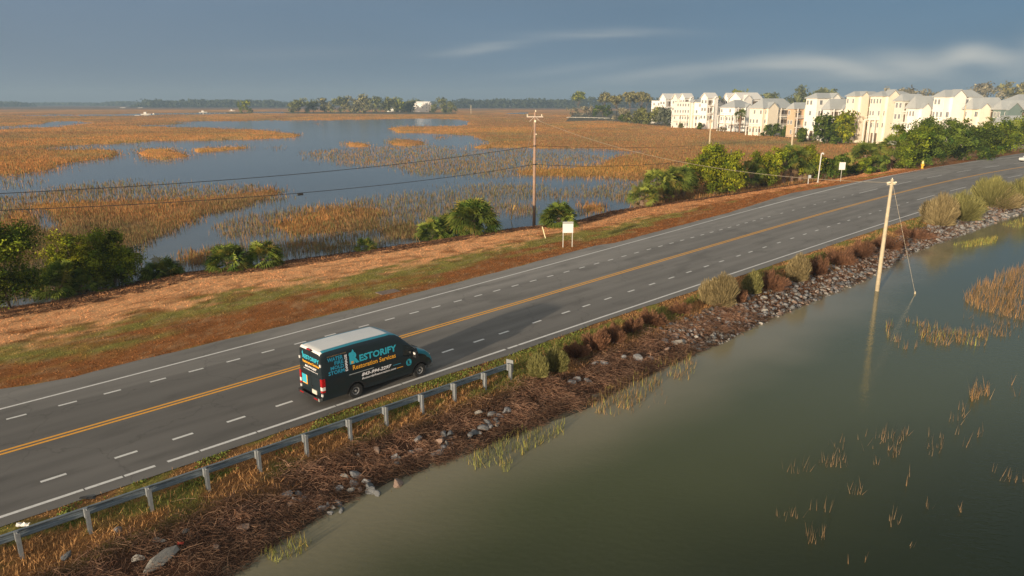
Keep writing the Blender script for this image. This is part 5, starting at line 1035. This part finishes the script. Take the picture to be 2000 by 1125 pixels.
# ------------------------------------------------------------------ houses
roof_m = mat('metal_roof', (.40, .42, .42), rough=.55, noise=.6, amp=.08); roof_w = mat('white_roof_trim', (.74, .72, .68), .6); trim = mat('white_trim', (.82, .79, .73), .6); wglass = mat('house_glass', (.16, .18, .20), .25); shade = mat('painted_shade', (.16, .12, .085), .9)  # last one: flat dark tone painted for the shade of recesses
WCOL = dict(white=(.86, .83, .78), cream=(.87, .84, .77), peach=(.87, .78, .63), orange=(.60, .36, .18), sage=(.66, .67, .60), teal=(.16, .22, .21), brown=(.60, .42, .28), offw=(.76, .72, .64))
def wall_mat(c):
    m = mat('siding_'+c, WCOL[c], rough=.75, noise=.8, amp=.07); return m
def house(xa, xb, xc, yb, ye_, yr, roof, col, label, cols=(3, 2), storeys=3, porch=False, side=None, balcony=None, piers=0, cat='house', name='house', ang=48, trimroof=roof_m, z0=-.5, win=True):
    xa -= 5
    B = G(xb, yb, z0); vdir = Vector((B.x, B.y, 0)).normalized(); D = B.xy.length
    rdir_ = Matrix.Rotation(R(ang), 3, 'Z') @ vdir; ndir = Matrix.Rotation(R(ang-90), 3, 'Z') @ vdir     # r: along the marsh wall away to the left, n: along the end wall to the right
    def ext(d, xt):                                # length along d until photo column xt
        k = (xt-1000)/FPX; k0 = 1.0/ (cp - 0)      # near the horizon row the depth is about Y
        kk = k*1.0; return (kk*B.y*(1) - B.x)/(d.x - kk*d.y) if abs(d.x-kk*d.y) > 1e-6 else 1
    La = max(3.0, ext(rdir_, xa)); De = max(3.0, ext(ndir, xc)) if xc > xb else 5.0
    La = min(La, 60); De = min(De, 30)
    H = ZAT(B, ye_)-z0; Hr = ZAT(B, yr)-z0-H
    rz = math.atan2(ndir.y, ndir.x); rt = root(name, B, label, cat, 'houses along the marsh' if cat == 'house' else None, rz=rz)   # local +x = n (depth), local +y = r
    # local frame: ndir = x, rdir = y
    b = MB(); b.box((De/2, La/2, H/2), (De, La, H)); wallm = wall_mat(col); b.build('wall', wallm, rt)
    o_h = .55; b = MB(); x0, x1, y0, y1 = -o_h, De+o_h, -o_h, La+o_h; t_ = .22
    if roof == 'hip':
        k = min(De, La)*.5; 
        rid = [(De/2, y0+k, H+Hr), (De/2, y1-k, H+Hr)] if La > De else [(x0+k, La/2, H+Hr), (x1-k, La/2, H+Hr)]
        V = [(x0, y0, H+.02), (x1, y0, H+.02), (x1, y1, H+.02), (x0, y1, H+.02)] + rid; base = [(x0, y0, H-t_), (x1, y0, H-t_), (x1, y1, H-t_), (x0, y1, H-t_)]
        if La > De: F = [(0, 1, 4), (1, 2, 5, 4), (2, 3, 5), (3, 0, 4, 5)]
        else: F = [(0, 1, 5, 4), (1, 2, 5), (2, 3, 4, 5), (3, 0, 4)]
        b.add(V+base, F + [(6+i, 6+(i+1) % 4, (i+1) % 4, i) for i in range(4)] + [(9, 8, 7, 6)])
        b.build('roof', trimroof, rt)
    elif roof in ('gr', 'gn'):
        if roof == 'gr': V = [(x0, y0, H), (x1, y0, H), (De/2, y0, H+Hr), (x0, y1, H), (x1, y1, H), (De/2, y1, H+Hr)]; g = [(0, 0), (De, 0), (De/2, 0)]; W_ = [(0, 0, H), (De, 0, H), (De/2, 0, H+Hr*.96), (0, La, H), (De, La, H), (De/2, La, H+Hr*.96)]
        else: V = [(x0, y0, H), (x0, y1, H), (x0, La/2, H+Hr), (x1, y0, H), (x1, y1, H), (x1, La/2, H+Hr)]; W_ = [(0, 0, H), (0, La, H), (0, La/2, H+Hr*.96), (De, 0, H), (De, La, H), (De, La/2, H+Hr*.96)]
        up_ = [(v[0], v[1], v[2]+t_) for v in V]
        b.add(V+up_, [(0, 2, 5, 3), (2, 1, 4, 5), (6, 9, 11, 8), (8, 11, 10, 7), (0, 6, 8, 2), (2, 8, 7, 1), (3, 5, 11, 9), (5, 4, 10, 11), (0, 3, 9, 6), (1, 7, 10, 4)]); b.build('roof', trimroof, rt)
        b = MB(); b.add([(v[0]*.999+.003, v[1]*.999+.003, v[2]) for v in W_], [(0, 1, 2), (3, 5, 4), (0, 2, 5, 3), (1, 4, 5, 2), (0, 3, 4, 1)]); b.build('gable', wallm, rt)
    else:
        b.box((De/2, La/2, H+.15), (De+.3, La+.3, .30)); b.build('roof', trimroof, rt)
    st = H/storeys
    def windows(L, n, axis, skip0):
        if not win: return
        for f in range(1 if skip0 else 0, storeys):
            for i in range(n):
                if rng.uniform() < .22: continue
                c = (i+.5)*L/n + rng.uniform(-.08, .08)*L/n; ww = min(1.25, L/n*.5); hh = min(1.55, st*.5); zc = f*st + st*.56
                b = MB()
                for dw, dh, off, mi in ((ww/2+.12, hh/2+.12, .03, 1), (ww/2, hh/2, .05, 0)):
                    if axis == 'y': b.box((-off/2, c, zc), (off+.02, dw*2, dh*2), mi)
                    else: b.box((c, -off/2, zc), (dw*2, off+.02, dh*2), mi)
                if axis == 'y': b.box((-.03, c, zc), (.07, .06, hh), 1)
                else: b.box((c, -.03, zc), (.06, .07, hh), 1)
                b.build('window', [wglass, trim], rt)
    windows(La, cols[0], 'y', piers > 0); windows(De, cols[1], 'x', False)
    if piers:
        b = MB(); n = piers
        for i in range(n): b.box((-.02, (i+.5)*La/n, st*.45), (.06, La/n*.55, st*.9))
        b.build('undercroft_shade_panel', shade, rt)  # flat dark panels on the wall, painted for shade under the house
    if balcony is not None:
        for f in balcony:
            z_ = f*st; b = MB(); b.box((-.95, La/2, z_), (1.9, La*.94, .22)); b.build('balcony', trim, rt)
            b = MB(); b.box((-1.88, La/2, z_+1.08), (.08, La*.94, .08))
            for i in range(int(La*2.2)): b.box((-1.88, La*.03+i/2.2*.94, z_+.6), (.05, .05, .96))
            b.build('railing', trim, rt)
        nb = max(2, int(La/4))
        for i in range(nb+1): b = MB(); b.box((-1.75, La*.04+i*La*.92/nb, max(balcony)*st*.5+(.5*st if porch else 0)), (.34, .34, max(balcony)*st+(st if porch else 0))); b.build('column', trim, rt)
        if porch: b = MB(); zz = (max(balcony)+1)*st; b.add([(-2.3, -.2, zz), (-2.3, La+.2, zz), (.0, La+.2, zz+.9), (.0, -.2, zz+.9), (-2.3, -.2, zz-.2), (-2.3, La+.2, zz-.2), (0, La+.2, zz+.6), (0, -.2, zz+.6)], [(0, 1, 2, 3), (7, 6, 5, 4), (0, 4, 5, 1), (1, 5, 6, 2), (3, 7, 4, 0)]); b.build('porch_roof', trimroof, rt)
    if storeys >= 3 and De > 5 and win:        # gabled bay and a balcony with shade painted behind it on the end that faces the road
        bw = De*rng.uniform(.30, .42); bx0 = De*rng.uniform(.08, .18) if rng.uniform() < .5 else De*rng.uniform(.50, .56); hb_ = H*rng.uniform(.97, 1.0)
        b = MB(); b.box((bx0+bw/2, -.5, hb_/2), (bw, 1.0, hb_)); b.add([(bx0, -1.0, hb_), (bx0+bw, -1.0, hb_), (bx0+bw/2, -1.0, hb_+bw*.38), (bx0, .3, hb_), (bx0+bw, .3, hb_), (bx0+bw/2, .3, hb_+bw*.38)], [(0, 1, 2), (3, 5, 4), (0, 3, 4, 1)]); b.build('bay', wallm, rt)
        b = MB(); g = .3; q = bw*.38*(1+2*g/bw); b.add([(bx0-g, -1.35, hb_-.1), (bx0+bw/2, -1.35, hb_+q-.1), (bx0+bw+g, -1.35, hb_-.1), (bx0-g, 2.2, hb_-.1), (bx0+bw/2, 2.2, hb_+q-.1), (bx0+bw+g, 2.2, hb_-.1)] + [(bx0-g, -1.35, hb_+.12), (bx0+bw/2, -1.35, hb_+q+.12), (bx0+bw+g, -1.35, hb_+.12), (bx0-g, 2.2, hb_+.12), (bx0+bw/2, 2.2, hb_+q+.12), (bx0+bw+g, 2.2, hb_+.12)],
            [(6, 7, 10, 9), (7, 8, 11, 10), (0, 3, 4, 1), (1, 4, 5, 2), (0, 1, 7, 6), (1, 2, 8, 7), (0, 6, 9, 3), (2, 5, 11, 8)]); b.build('bay_roof', trimroof, rt)
        cx_ = bx0 + bw + (De-bx0-bw)*.5 if bx0 < De*.4 else bx0*.5; cw = (De-bx0-bw)*.80 if bx0 < De*.4 else bx0*.80
        if cw > 1.6:
            for f in ([1, 2] if storeys == 3 else [1, 2, 3])[:2+int(rng.uniform() < .4)]:
                z_ = f*st; b = MB(); b.box((cx_, -.03, z_+st*.42), (cw*.72, .06, st*.66)); b.build('opening_shade_panel', shade, rt)  # flat dark panel painted for the shade of a recessed door
                b = MB(); b.box((cx_, -.75, z_), (cw, 1.5, .20)); b.box((cx_, -1.46, z_+1.05), (cw, .07, .08))
                for i in range(int(cw*2.5)+1): b.box((cx_-cw/2+.03+i*(cw-.06)/int(cw*2.5), -1.46, z_+.6), (.05, .05, .92))
                b.build('balcony', trim, rt)
            b = MB(); 
            for s_ in (-1, 1): b.box((cx_+s_*(cw/2-.12), -1.40, st*1.5), (.24, .24, st*3))
            b.build('column', trim, rt)
    return rt, B, La, De, H, st
house(1269, 1290, 1300, 241, 197, 195, 'flat', 'white', 'plain white flat topped house at the left end of the row', (2, 1), 3)
house(1284, 1298, 1312, 242, 194, 183, 'gn', 'white', 'narrow white gabled house second from the left end', (2, 2), 3, trimroof=roof_w)
house(1308, 1320, 1328, 246, 194, 183, 'gn', 'offw', 'narrow pale gabled house behind the wide off white one', (2, 1), 4, trimroof=roof_w)
house(1322, 1334, 1342, 247, 192, 182.5, 'gn', 'white', 'white gable rising behind the wide off white house', (2, 1), 4, trimroof=roof_w)
house(1312, 1345, 1362, 250, 199.5, 196, 'flat', 'offw', 'wide off white house with flat roof and tall side balconies', (6, 3), 4, balcony=(1, 2))
house(1346, 1382, 1400, 251, 200, 193, 'gr', 'white', 'off white house with dark ridge left of the slender green tree', (5, 2), 4, balcony=(2,))
house(1362, 1378, 1388, 252, 192, 181.5, 'gn', 'white', 'tall white gable standing over the off white house', (2, 1), 4, trimroof=roof_w)
house(1405, 1418, 1430, 250, 194, 182, 'gn', 'white', 'white gable peeking above the grey hipped roof', (2, 1), 4, trimroof=roof_w)
house(1416, 1442, 1472, 252, 194, 181, 'gn', 'white', 'large white gabled house behind the grey hipped one', (3, 2), 4, trimroof=roof_w)
house(1400, 1432, 1458, 257, 209.5, 195, 'hip', 'white', 'white house with grey hipped roof and a columned balcony', (5, 3), 3, balcony=(1, 2))
house(1456, 1486, 1534, 265, 211, 192, 'hip', 'peach', 'long peach house with broad grey hipped roof', (4, 5), 3, balcony=(1,))
house(1528, 1546, 1568, 268, 212, 200, 'hip', 'brown', 'small brown clad house between the peach house and the tall cream one', (2, 2), 3)
house(1561, 1588, 1624, 274, 191, 181, 'hip', 'cream', 'tall cream house with shallow roof left of the green myrtles', (3, 3), 4, piers=2)
house(1598, 1614, 1642, 277, 213, 193, 'hip', 'white', 'lower white wing with sloping grey roof beside the tall cream house', (2, 3), 3)
house(1637, 1660, 1696, 279, 187, 178, 'hip', 'peach', 'tall peach house with dark pairs of windows over the bushes', (3, 3), 4, balcony=(2,), piers=2)
house(1682, 1712, 1756, 281, 187, 177.5, 'hip', 'peach', 'tall peach house with long balcony on white columns', (4, 4), 4, balcony=(2,), piers=3)
house(1734, 1752, 1782, 283, 196, 183, 'hip', 'sage', 'pale sage stair tower between the peach house and the white one', (2, 2), 4)
house(1752, 1778, 1818, 284, 211, 187, 'hip', 'white', 'white house under a big grey roof left of the hedge palms', (3, 3), 3, balcony=(1,))
house(1802, 1832, 1884, 286, 188, 175, 'hip', 'cream', 'tall cream house with the highest grey roof of the row', (3, 4), 4, balcony=(2,))
house(1866, 1888, 1932, 287, 212, 190, 'hip', 'peach', 'peach house with wide grey hipped roof above the hedge', (2, 4), 3)
house(1922, 1944, 1990, 288, 213, 196, 'hip', 'teal', 'grey green house with white porch column at the right of the row', (2, 3), 3)
house(1928, 1948, 1984, 291, 239, 226, 'hip', 'white', 'low white porch pavilion in front of the grey green house', (2, 2), 1, win=False)
house(1926, 1976, 2070, 283, 200, 184, 'hip', 'sage', 'pale house with long grey roof at the right border', (3, 4), 4)
house(1996, 2030, 2080, 289, 209, 194, 'hip', 'cream', 'cream house cut by the right border', (3, 2), 3)
house(814, 838, 847, 219.4, 202, 198.5, 'gr', 'white', 'white house among the trees of the far island', (4, 2), 3, name='island_house', cat='house', trimroof=roof_w, z0=-.8)
house(768, 786, 792, 219, 206.5, 203, 'hip', 'sage', 'pale grey house half hidden by trees on the far island', (3, 1), 2, name='island_house', cat='house', z0=-.8)
# ------------------------------------------------------------------ far trees
def far_tree(px, yb, w, h, cols, label, group, z0=-.6, nb=9, nl=900, low=.2, name='tree', pine=False, seed=None, dist=None):
    P = G(px, yb, z0) 
    s = mpp(P); W_, H_ = w*s, h*s
    if pine: bl = [(rng.uniform(-.25, .25)*W_, rng.uniform(-.25, .25)*W_, H_*rng.uniform(.72, .95), H_*rng.uniform(.09, .14)) for _ in range(nb)] + [(0, 0, H_*.9, H_*.12)]
    else: bl = blob_set(W_*1.15, H_, nb+6, low=.08 if low > .16 else low, seed=seed)
    return tree(name, P, bl, max(30, nl//9), nl, H_*.055, H_*.055, cols, label, 'tree', group, trunk=H_*.02)
AUT = ((.15, .145, .06), (.29, .25, .10)); OLI = ((.10, .115, .04), (.22, .22, .07)); GRY = ((.20, .18, .12), (.32, .28, .18))
isl = [(478, 220.8, 40, 23, YGREEN, 'lone yellow green tree on the dock spit left of the island'), (583, 221, 42, 31, OLI, 'tallest round tree at the left end of the far island'), (612, 220.5, 30, 25, OLI, 'low tree beside the round one on the far island'),
       (636, 220.5, 36, 29, AUT, 'greenish tree under the pale chimney on the far island'), (664, 220.5, 36, 29, OLI, 'dark tree left of the middle of the far island'), (690, 220.5, 36, 32, AUT, 'broad olive tree near the middle of the far island'), (715, 220.5, 34, 33, AUT, 'high crowned olive tree at the middle of the far island'),
       (740, 220.5, 34, 30, OLI, 'round tree right of the middle of the far island'), (762, 220.5, 30, 30, OLI, 'tree left of the pale grey island house'), (783, 219.0, 30, 33, YGREEN, 'tree rising behind the pale grey island house'), (802, 219.8, 26, 28, OLI, 'tree between the two island houses'), (815, 219, 22, 26, OLI, 'dark tree behind the white island house'),
       (862, 220.8, 40, 28, OLI, 'round tree right of the white island house'), (882, 221, 24, 17, OLI, 'low bush at the right end of the far island')]
for q in isl: far_tree(*q, group='trees on the far island', z0=-.8, nl=1500)
pt = [(1128, 221, 30, 37, YGREEN, 'umbrella crowned pine at the tip of the wooded point', 1), (1120, 227, 34, 16, GRY, 'grey bush at the tip of the wooded point', 0), (1150, 228, 40, 22, GRY, 'bare greyish tree right of the umbrella pine', 0), (1180, 224, 30, 38, AUT, 'pine with thin crown, first of the point', 1), (1178, 231, 36, 26, DARK, 'dark cedar in the middle of the wooded point', 0),
      (1202, 230, 34, 38, AUT, 'tall pale pine over the grey scrub', 1), (1215, 236, 38, 24, GRY, 'grey leafless scrub tree near the marsh edge of the point', 0), (1228, 228, 30, 42, AUT, 'thin pine left of the white flat house', 1), (1250, 228, 34, 42, AUT, 'high pine just left of the white flat house', 1), (1214, 238, 30, 14, DARK, 'low dark green bush at the marsh edge of the point', 0),
      (1245, 241, 40, 32, OLI, 'olive tree before the left end of the houses', 0), (1276, 243, 40, 36, OLI, 'broad green tree covering the flat topped white house', 0), (1300, 245, 28, 34, ((.10, .12, .08), (.18, .19, .13)), 'silvery green tree beside the wide off white house', 0), (1262, 222, 44, 34, AUT, 'high pine behind the flat topped white house', 1),
      (1398, 248, 22, 52, OLI, 'slender green tree between the off white and hipped houses', 0), (1365, 253, 11, 13, DARK, 'small clipped shrub below the off white house', 0), (1328, 250, 14, 9, OLI, 'tiny shrub at the foot of the wide off white house', 0), (1410, 257, 20, 10, GRY, 'grey shrub at the foot of the white columned house', 0), (1470, 263, 16, 8, OLI, 'low shrub before the peach house', 0),
      (1505, 266, 30, 22, DARK, 'left one of two clipped round trees before the peach house', 0), (1530, 267, 34, 24, DARK, 'right one of two clipped round trees before the peach house', 0), (1564, 278, 18, 27, DARK, 'small cone shaped evergreen at the foot of the cream house', 0), (1612, 281, 46, 54, DARK, 'dark green tree before the lower white wing', 0), (1640, 281, 42, 58, YGREEN, 'yellow green tree before the tall peach house', 0),
      (1440, 222, 50, 42, YGREEN, 'tree crown showing behind the white gables', 0), (1498, 224, 60, 40, OLI, 'low wood crown behind the peach house roof', 0), (1560, 226, 60, 52, OLI, 'big rounded tree rising behind the brown clad house', 0), (1600, 226, 60, 46, OLI, 'tree crown behind the tall cream house', 0), (1790, 226, 70, 50, GRY, 'bare reddish tree behind the big grey roof', 0),
      (1730, 224, 60, 46, GRY, 'bare tree behind the peach houses', 0), (1920, 226, 80, 52, GRY, 'bare tree crown beyond the highest grey roof', 0), (1975, 226, 70, 60, AUT, 'olive tree crown at the right skyline', 0), (2040, 226, 70, 60, OLI, 'tree crown just past the right border skyline', 0)]
for q in pt: far_tree(q[0], q[1], q[2], q[3], q[4], q[5], 'trees around the houses and the wooded point', pine=bool(q[6]), nl=2400 if q[1] > 235 else 1500, low=.15)
P = G(1444, 259, -.5); palm('sabal_palm', P, 8.2, 3.6, 26, 'lone sabal palm in front of the white columned house', None, trunk_r=.4)
P = G(1412, 256, -.5)
# far woods: one mass along the horizon
Vs = []; Fs = []; Ts = []; k = 0
for (x0, x1, D, hA, hB, seg) in [(-420, 82, 2500, 12, 20, 34), (84, 228, 3300, 9, 13, 20), (225, 300, 3000, 14, 18, 10), (292, 570, 2100, 17, 24, 34), (880, 1140, 1900, 20, 25, 30), (1100, 1700, 1800, 24, 30, 50), (560, 900, 2600, 14, 18, 30), (1650, 2500, 1100, 16, 24, 60)]:
    for i in range(seg*4):
        px = x0 + (x1-x0)*rng.uniform(); D_ = D*rng.uniform(.98, 1.06); cx = (px-1000)/FPX*D_; edge = min(1, (min(px-x0, x1-px)+4)/22.)
        hh = (hA + (hB-hA)*rng.uniform())*edge*rng.uniform(.75, 1.0); cw = D_*.006*rng.uniform(.7, 1.3); m = 34
        P = np.c_[rng.normal(0, cw, m)+cx, rng.normal(0, cw, m)+D_, -1+hh*rng.uniform(0, 1, m)**.7]
        V, F, tn = leaves(P, D_*.0030, np.array([.050, .060, .030])*rng.uniform(.6, 1.5, m)[:, None], long=1.3); Vs.append(V); Fs.append(F+k); Ts.append(tn); k += len(V)
props(npmesh('distant_woods', np.concatenate(Vs), np.concatenate(Fs), leaf_m, tone=np.concatenate(Ts)), kind='stuff')

# ------------------------------------------------------------------ boats, docks, far things
def boat(px, py, Lm, label, cabin=True, mast=0, rz=0.0, name='motor_boat', cat='boat', col=None):
    P = G(px, py, WZ); r_ = root(name, P, label, cat, rz=rz); b = MB(); V = []; n = 9
    for i in range(n):
        f = i/(n-1); x = (f-.5)*Lm; w = Lm*.16*(1-max(0, (f-.45)/.55)**2.2); zt = Lm*(.12+.05*f*f)
        V += [(x, -w, zt), (x, -w*.7, -.1), (x, w*.7, -.1), (x, w, zt)]
    b.add(V, [(i*4+j, i*4+j+1, i*4+j+5, i*4+j+4) for i in range(n-1) for j in range(3)] + [(i*4+3, i*4, i*4+4, i*4+7) for i in range(n-1)] + [(0, 1, 2, 3)]); b.build('hull', col or mat('boat_white', (.66, .62, .56), .4), r_)
    if cabin: b = MB(); b.box((-.05*Lm, 0, Lm*.21), (Lm*.30, Lm*.20, Lm*.16), 0, None, .85); b.box((-.05*Lm, 0, Lm*.33), (Lm*.34, Lm*.22, .1)); b.build('cabin', MATS['boat_white'], r_)
    if mast: b = MB(); b.tube([(0, 0, 0), (0, 0, mast)], .18, 6); b.tube([(0, 0, Lm*.22), (-Lm*.4, 0, Lm*.24)], .15, 5); b.build('mast', MATS['boat_white'], r_)
    return r_
boat(285, 224.5, 11, 'white motor boat moored left of the long dock', rz=.1); boat(268, 225.6, 5, 'small white skiff beside the moored motor boat', cabin=False, rz=.2); boat(397, 220.5, 11, 'white cabin boat at the middle of the long dock', rz=.1); boat(453, 217.5, 10, 'white boat left of the lone tree on the dock spit', rz=.1)
boat(240, 211.2, 13, 'left one of two distant white boats by the far woods', cabin=False, rz=.05); boat(274, 211.2, 12, 'right one of two distant white boats by the far woods', cabin=False, rz=.05)
boat(993, 208.6, 16, 'left sailing boat with bare mast on the far creek', mast=22, rz=.05, name='sailing_boat'); boat(1033, 208.2, 16, 'right sailing boat with bare mast on the far creek', mast=24, rz=.05, name='sailing_boat')
P = G(1043, 206.2, WZ); b = MB(); b.box((0, 0, 5), (26, 8, 4)); b.box((0, 0, 8), (30, 10, .6)); 
for s in (-11, 0, 11): b.box((s, 0, 1.5), (.8, .8, 5))
o = b.build('dock_house', MATS['boat_white']); o.location = P; props(o, 'white roofed dock house right of the far sailing boats', 'dock house')
dockm = mat('bleached_dock', (.62, .58, .50), .8)
def dock(pts, w, label, hd=1.0):
    g = [G(x, y, WZ) for x, y in pts]; o0 = g[0].copy(); b = MB()
    for A_, B_ in zip(g[:-1], g[1:]):
        d = (B_-A_); L_ = d.length; M = Matrix.Rotation(math.atan2(d.y, d.x), 3, 'Z'); b.box((A_+B_)/2-o0+Vector((0, 0, hd)), (L_, w, .3), 0, M)
        for i in range(int(L_/9)+1): b.box(A_+d*(i/(L_/9+1e-6))*.999-o0+Vector((0, 0, hd-.8)), (.5, w, 1.57), 0, M)
    o = b.build('dock', dockm); o.location = o0; return props(o, label, 'dock')
dock([(300, 223.2), (400, 221.6), (470, 220.4), (560, 219.2)], 3, 'long bleached dock along the far creek on the left'); dock([(1108, 231), (1150, 231.5), (1190, 233)], 1.5, 'low wooden dock along the wooded point')
dock([(1281, 297), (1300, 296.5), (1320, 297), (1340, 295.5)], 1.0, 'short whitish bulkhead at the head of the tidal pool', .12)
for px_, yb_, yt_, r__, lab in [(1385.5, 283, 232, .28, 'thin pale pole standing in the marsh before the houses'), (1545, 297, 215, .30, 'pale utility pole behind the tall palm, in front of the brown house'), (1872, 300, 205, .20, 'thin dark pole before the wide grey roof'), (920, 222, 205, .45, 'distant pole on the marsh right of the island'), (1078, 209, 204, .6, 'tiny far marker right of the sailing boats')]:
    P = G(px_, yb_, WZ); h_ = ZAT(P, yt_)-WZ; r_ = root('utility_pole', P, lab, 'utility pole'); b = MB(); b.tube([(0, 0, -.5), (.0, 0, h_)], [r__, r__*.8], 8); b.build('pole', wood2, r_)
    if px_ in (1385.5, 1545): b = MB(); b.box((0, -r__*1.3, h_-.6), (2.4, .15, .18)); b.build('crossarm', wood2, r_)
Pd = G(1432, 259.5, -.5)
b = MB(); b.box((0, 0, 3.3), (9, 3, .3))
for dx in (-4, 0, 4): b.box((dx, 0, 1.5), (.35, .35, 3.4))
o = b.build('pergola', mat('dark_timber', (.12, .08, .05), .9)); o.location = G(1443, 258, -.5); props(o, 'dark timber pergola before the white columned house', 'pergola')

# ------------------------------------------------------------------ haze
hb = MB(); hb.box((0, 1900, 35), (7000, 4400, 76)); hz_m = bpy.data.materials.new('haze'); hz_m.use_nodes = True; t = hz_m.node_tree; t.nodes.clear()
ov = t.nodes.new('ShaderNodeOutputMaterial'); pv_ = t.nodes.new('ShaderNodeVolumePrincipled'); pv_.inputs['Color'].default_value = (.40, .56, .74, 1); pv_.inputs['Density'].default_value = .00030; pv_.inputs['Anisotropy'].default_value = .0
t.links.new(pv_.outputs[0], ov.inputs['Volume']); props(hb.build('haze', hz_m), kind='stuff')
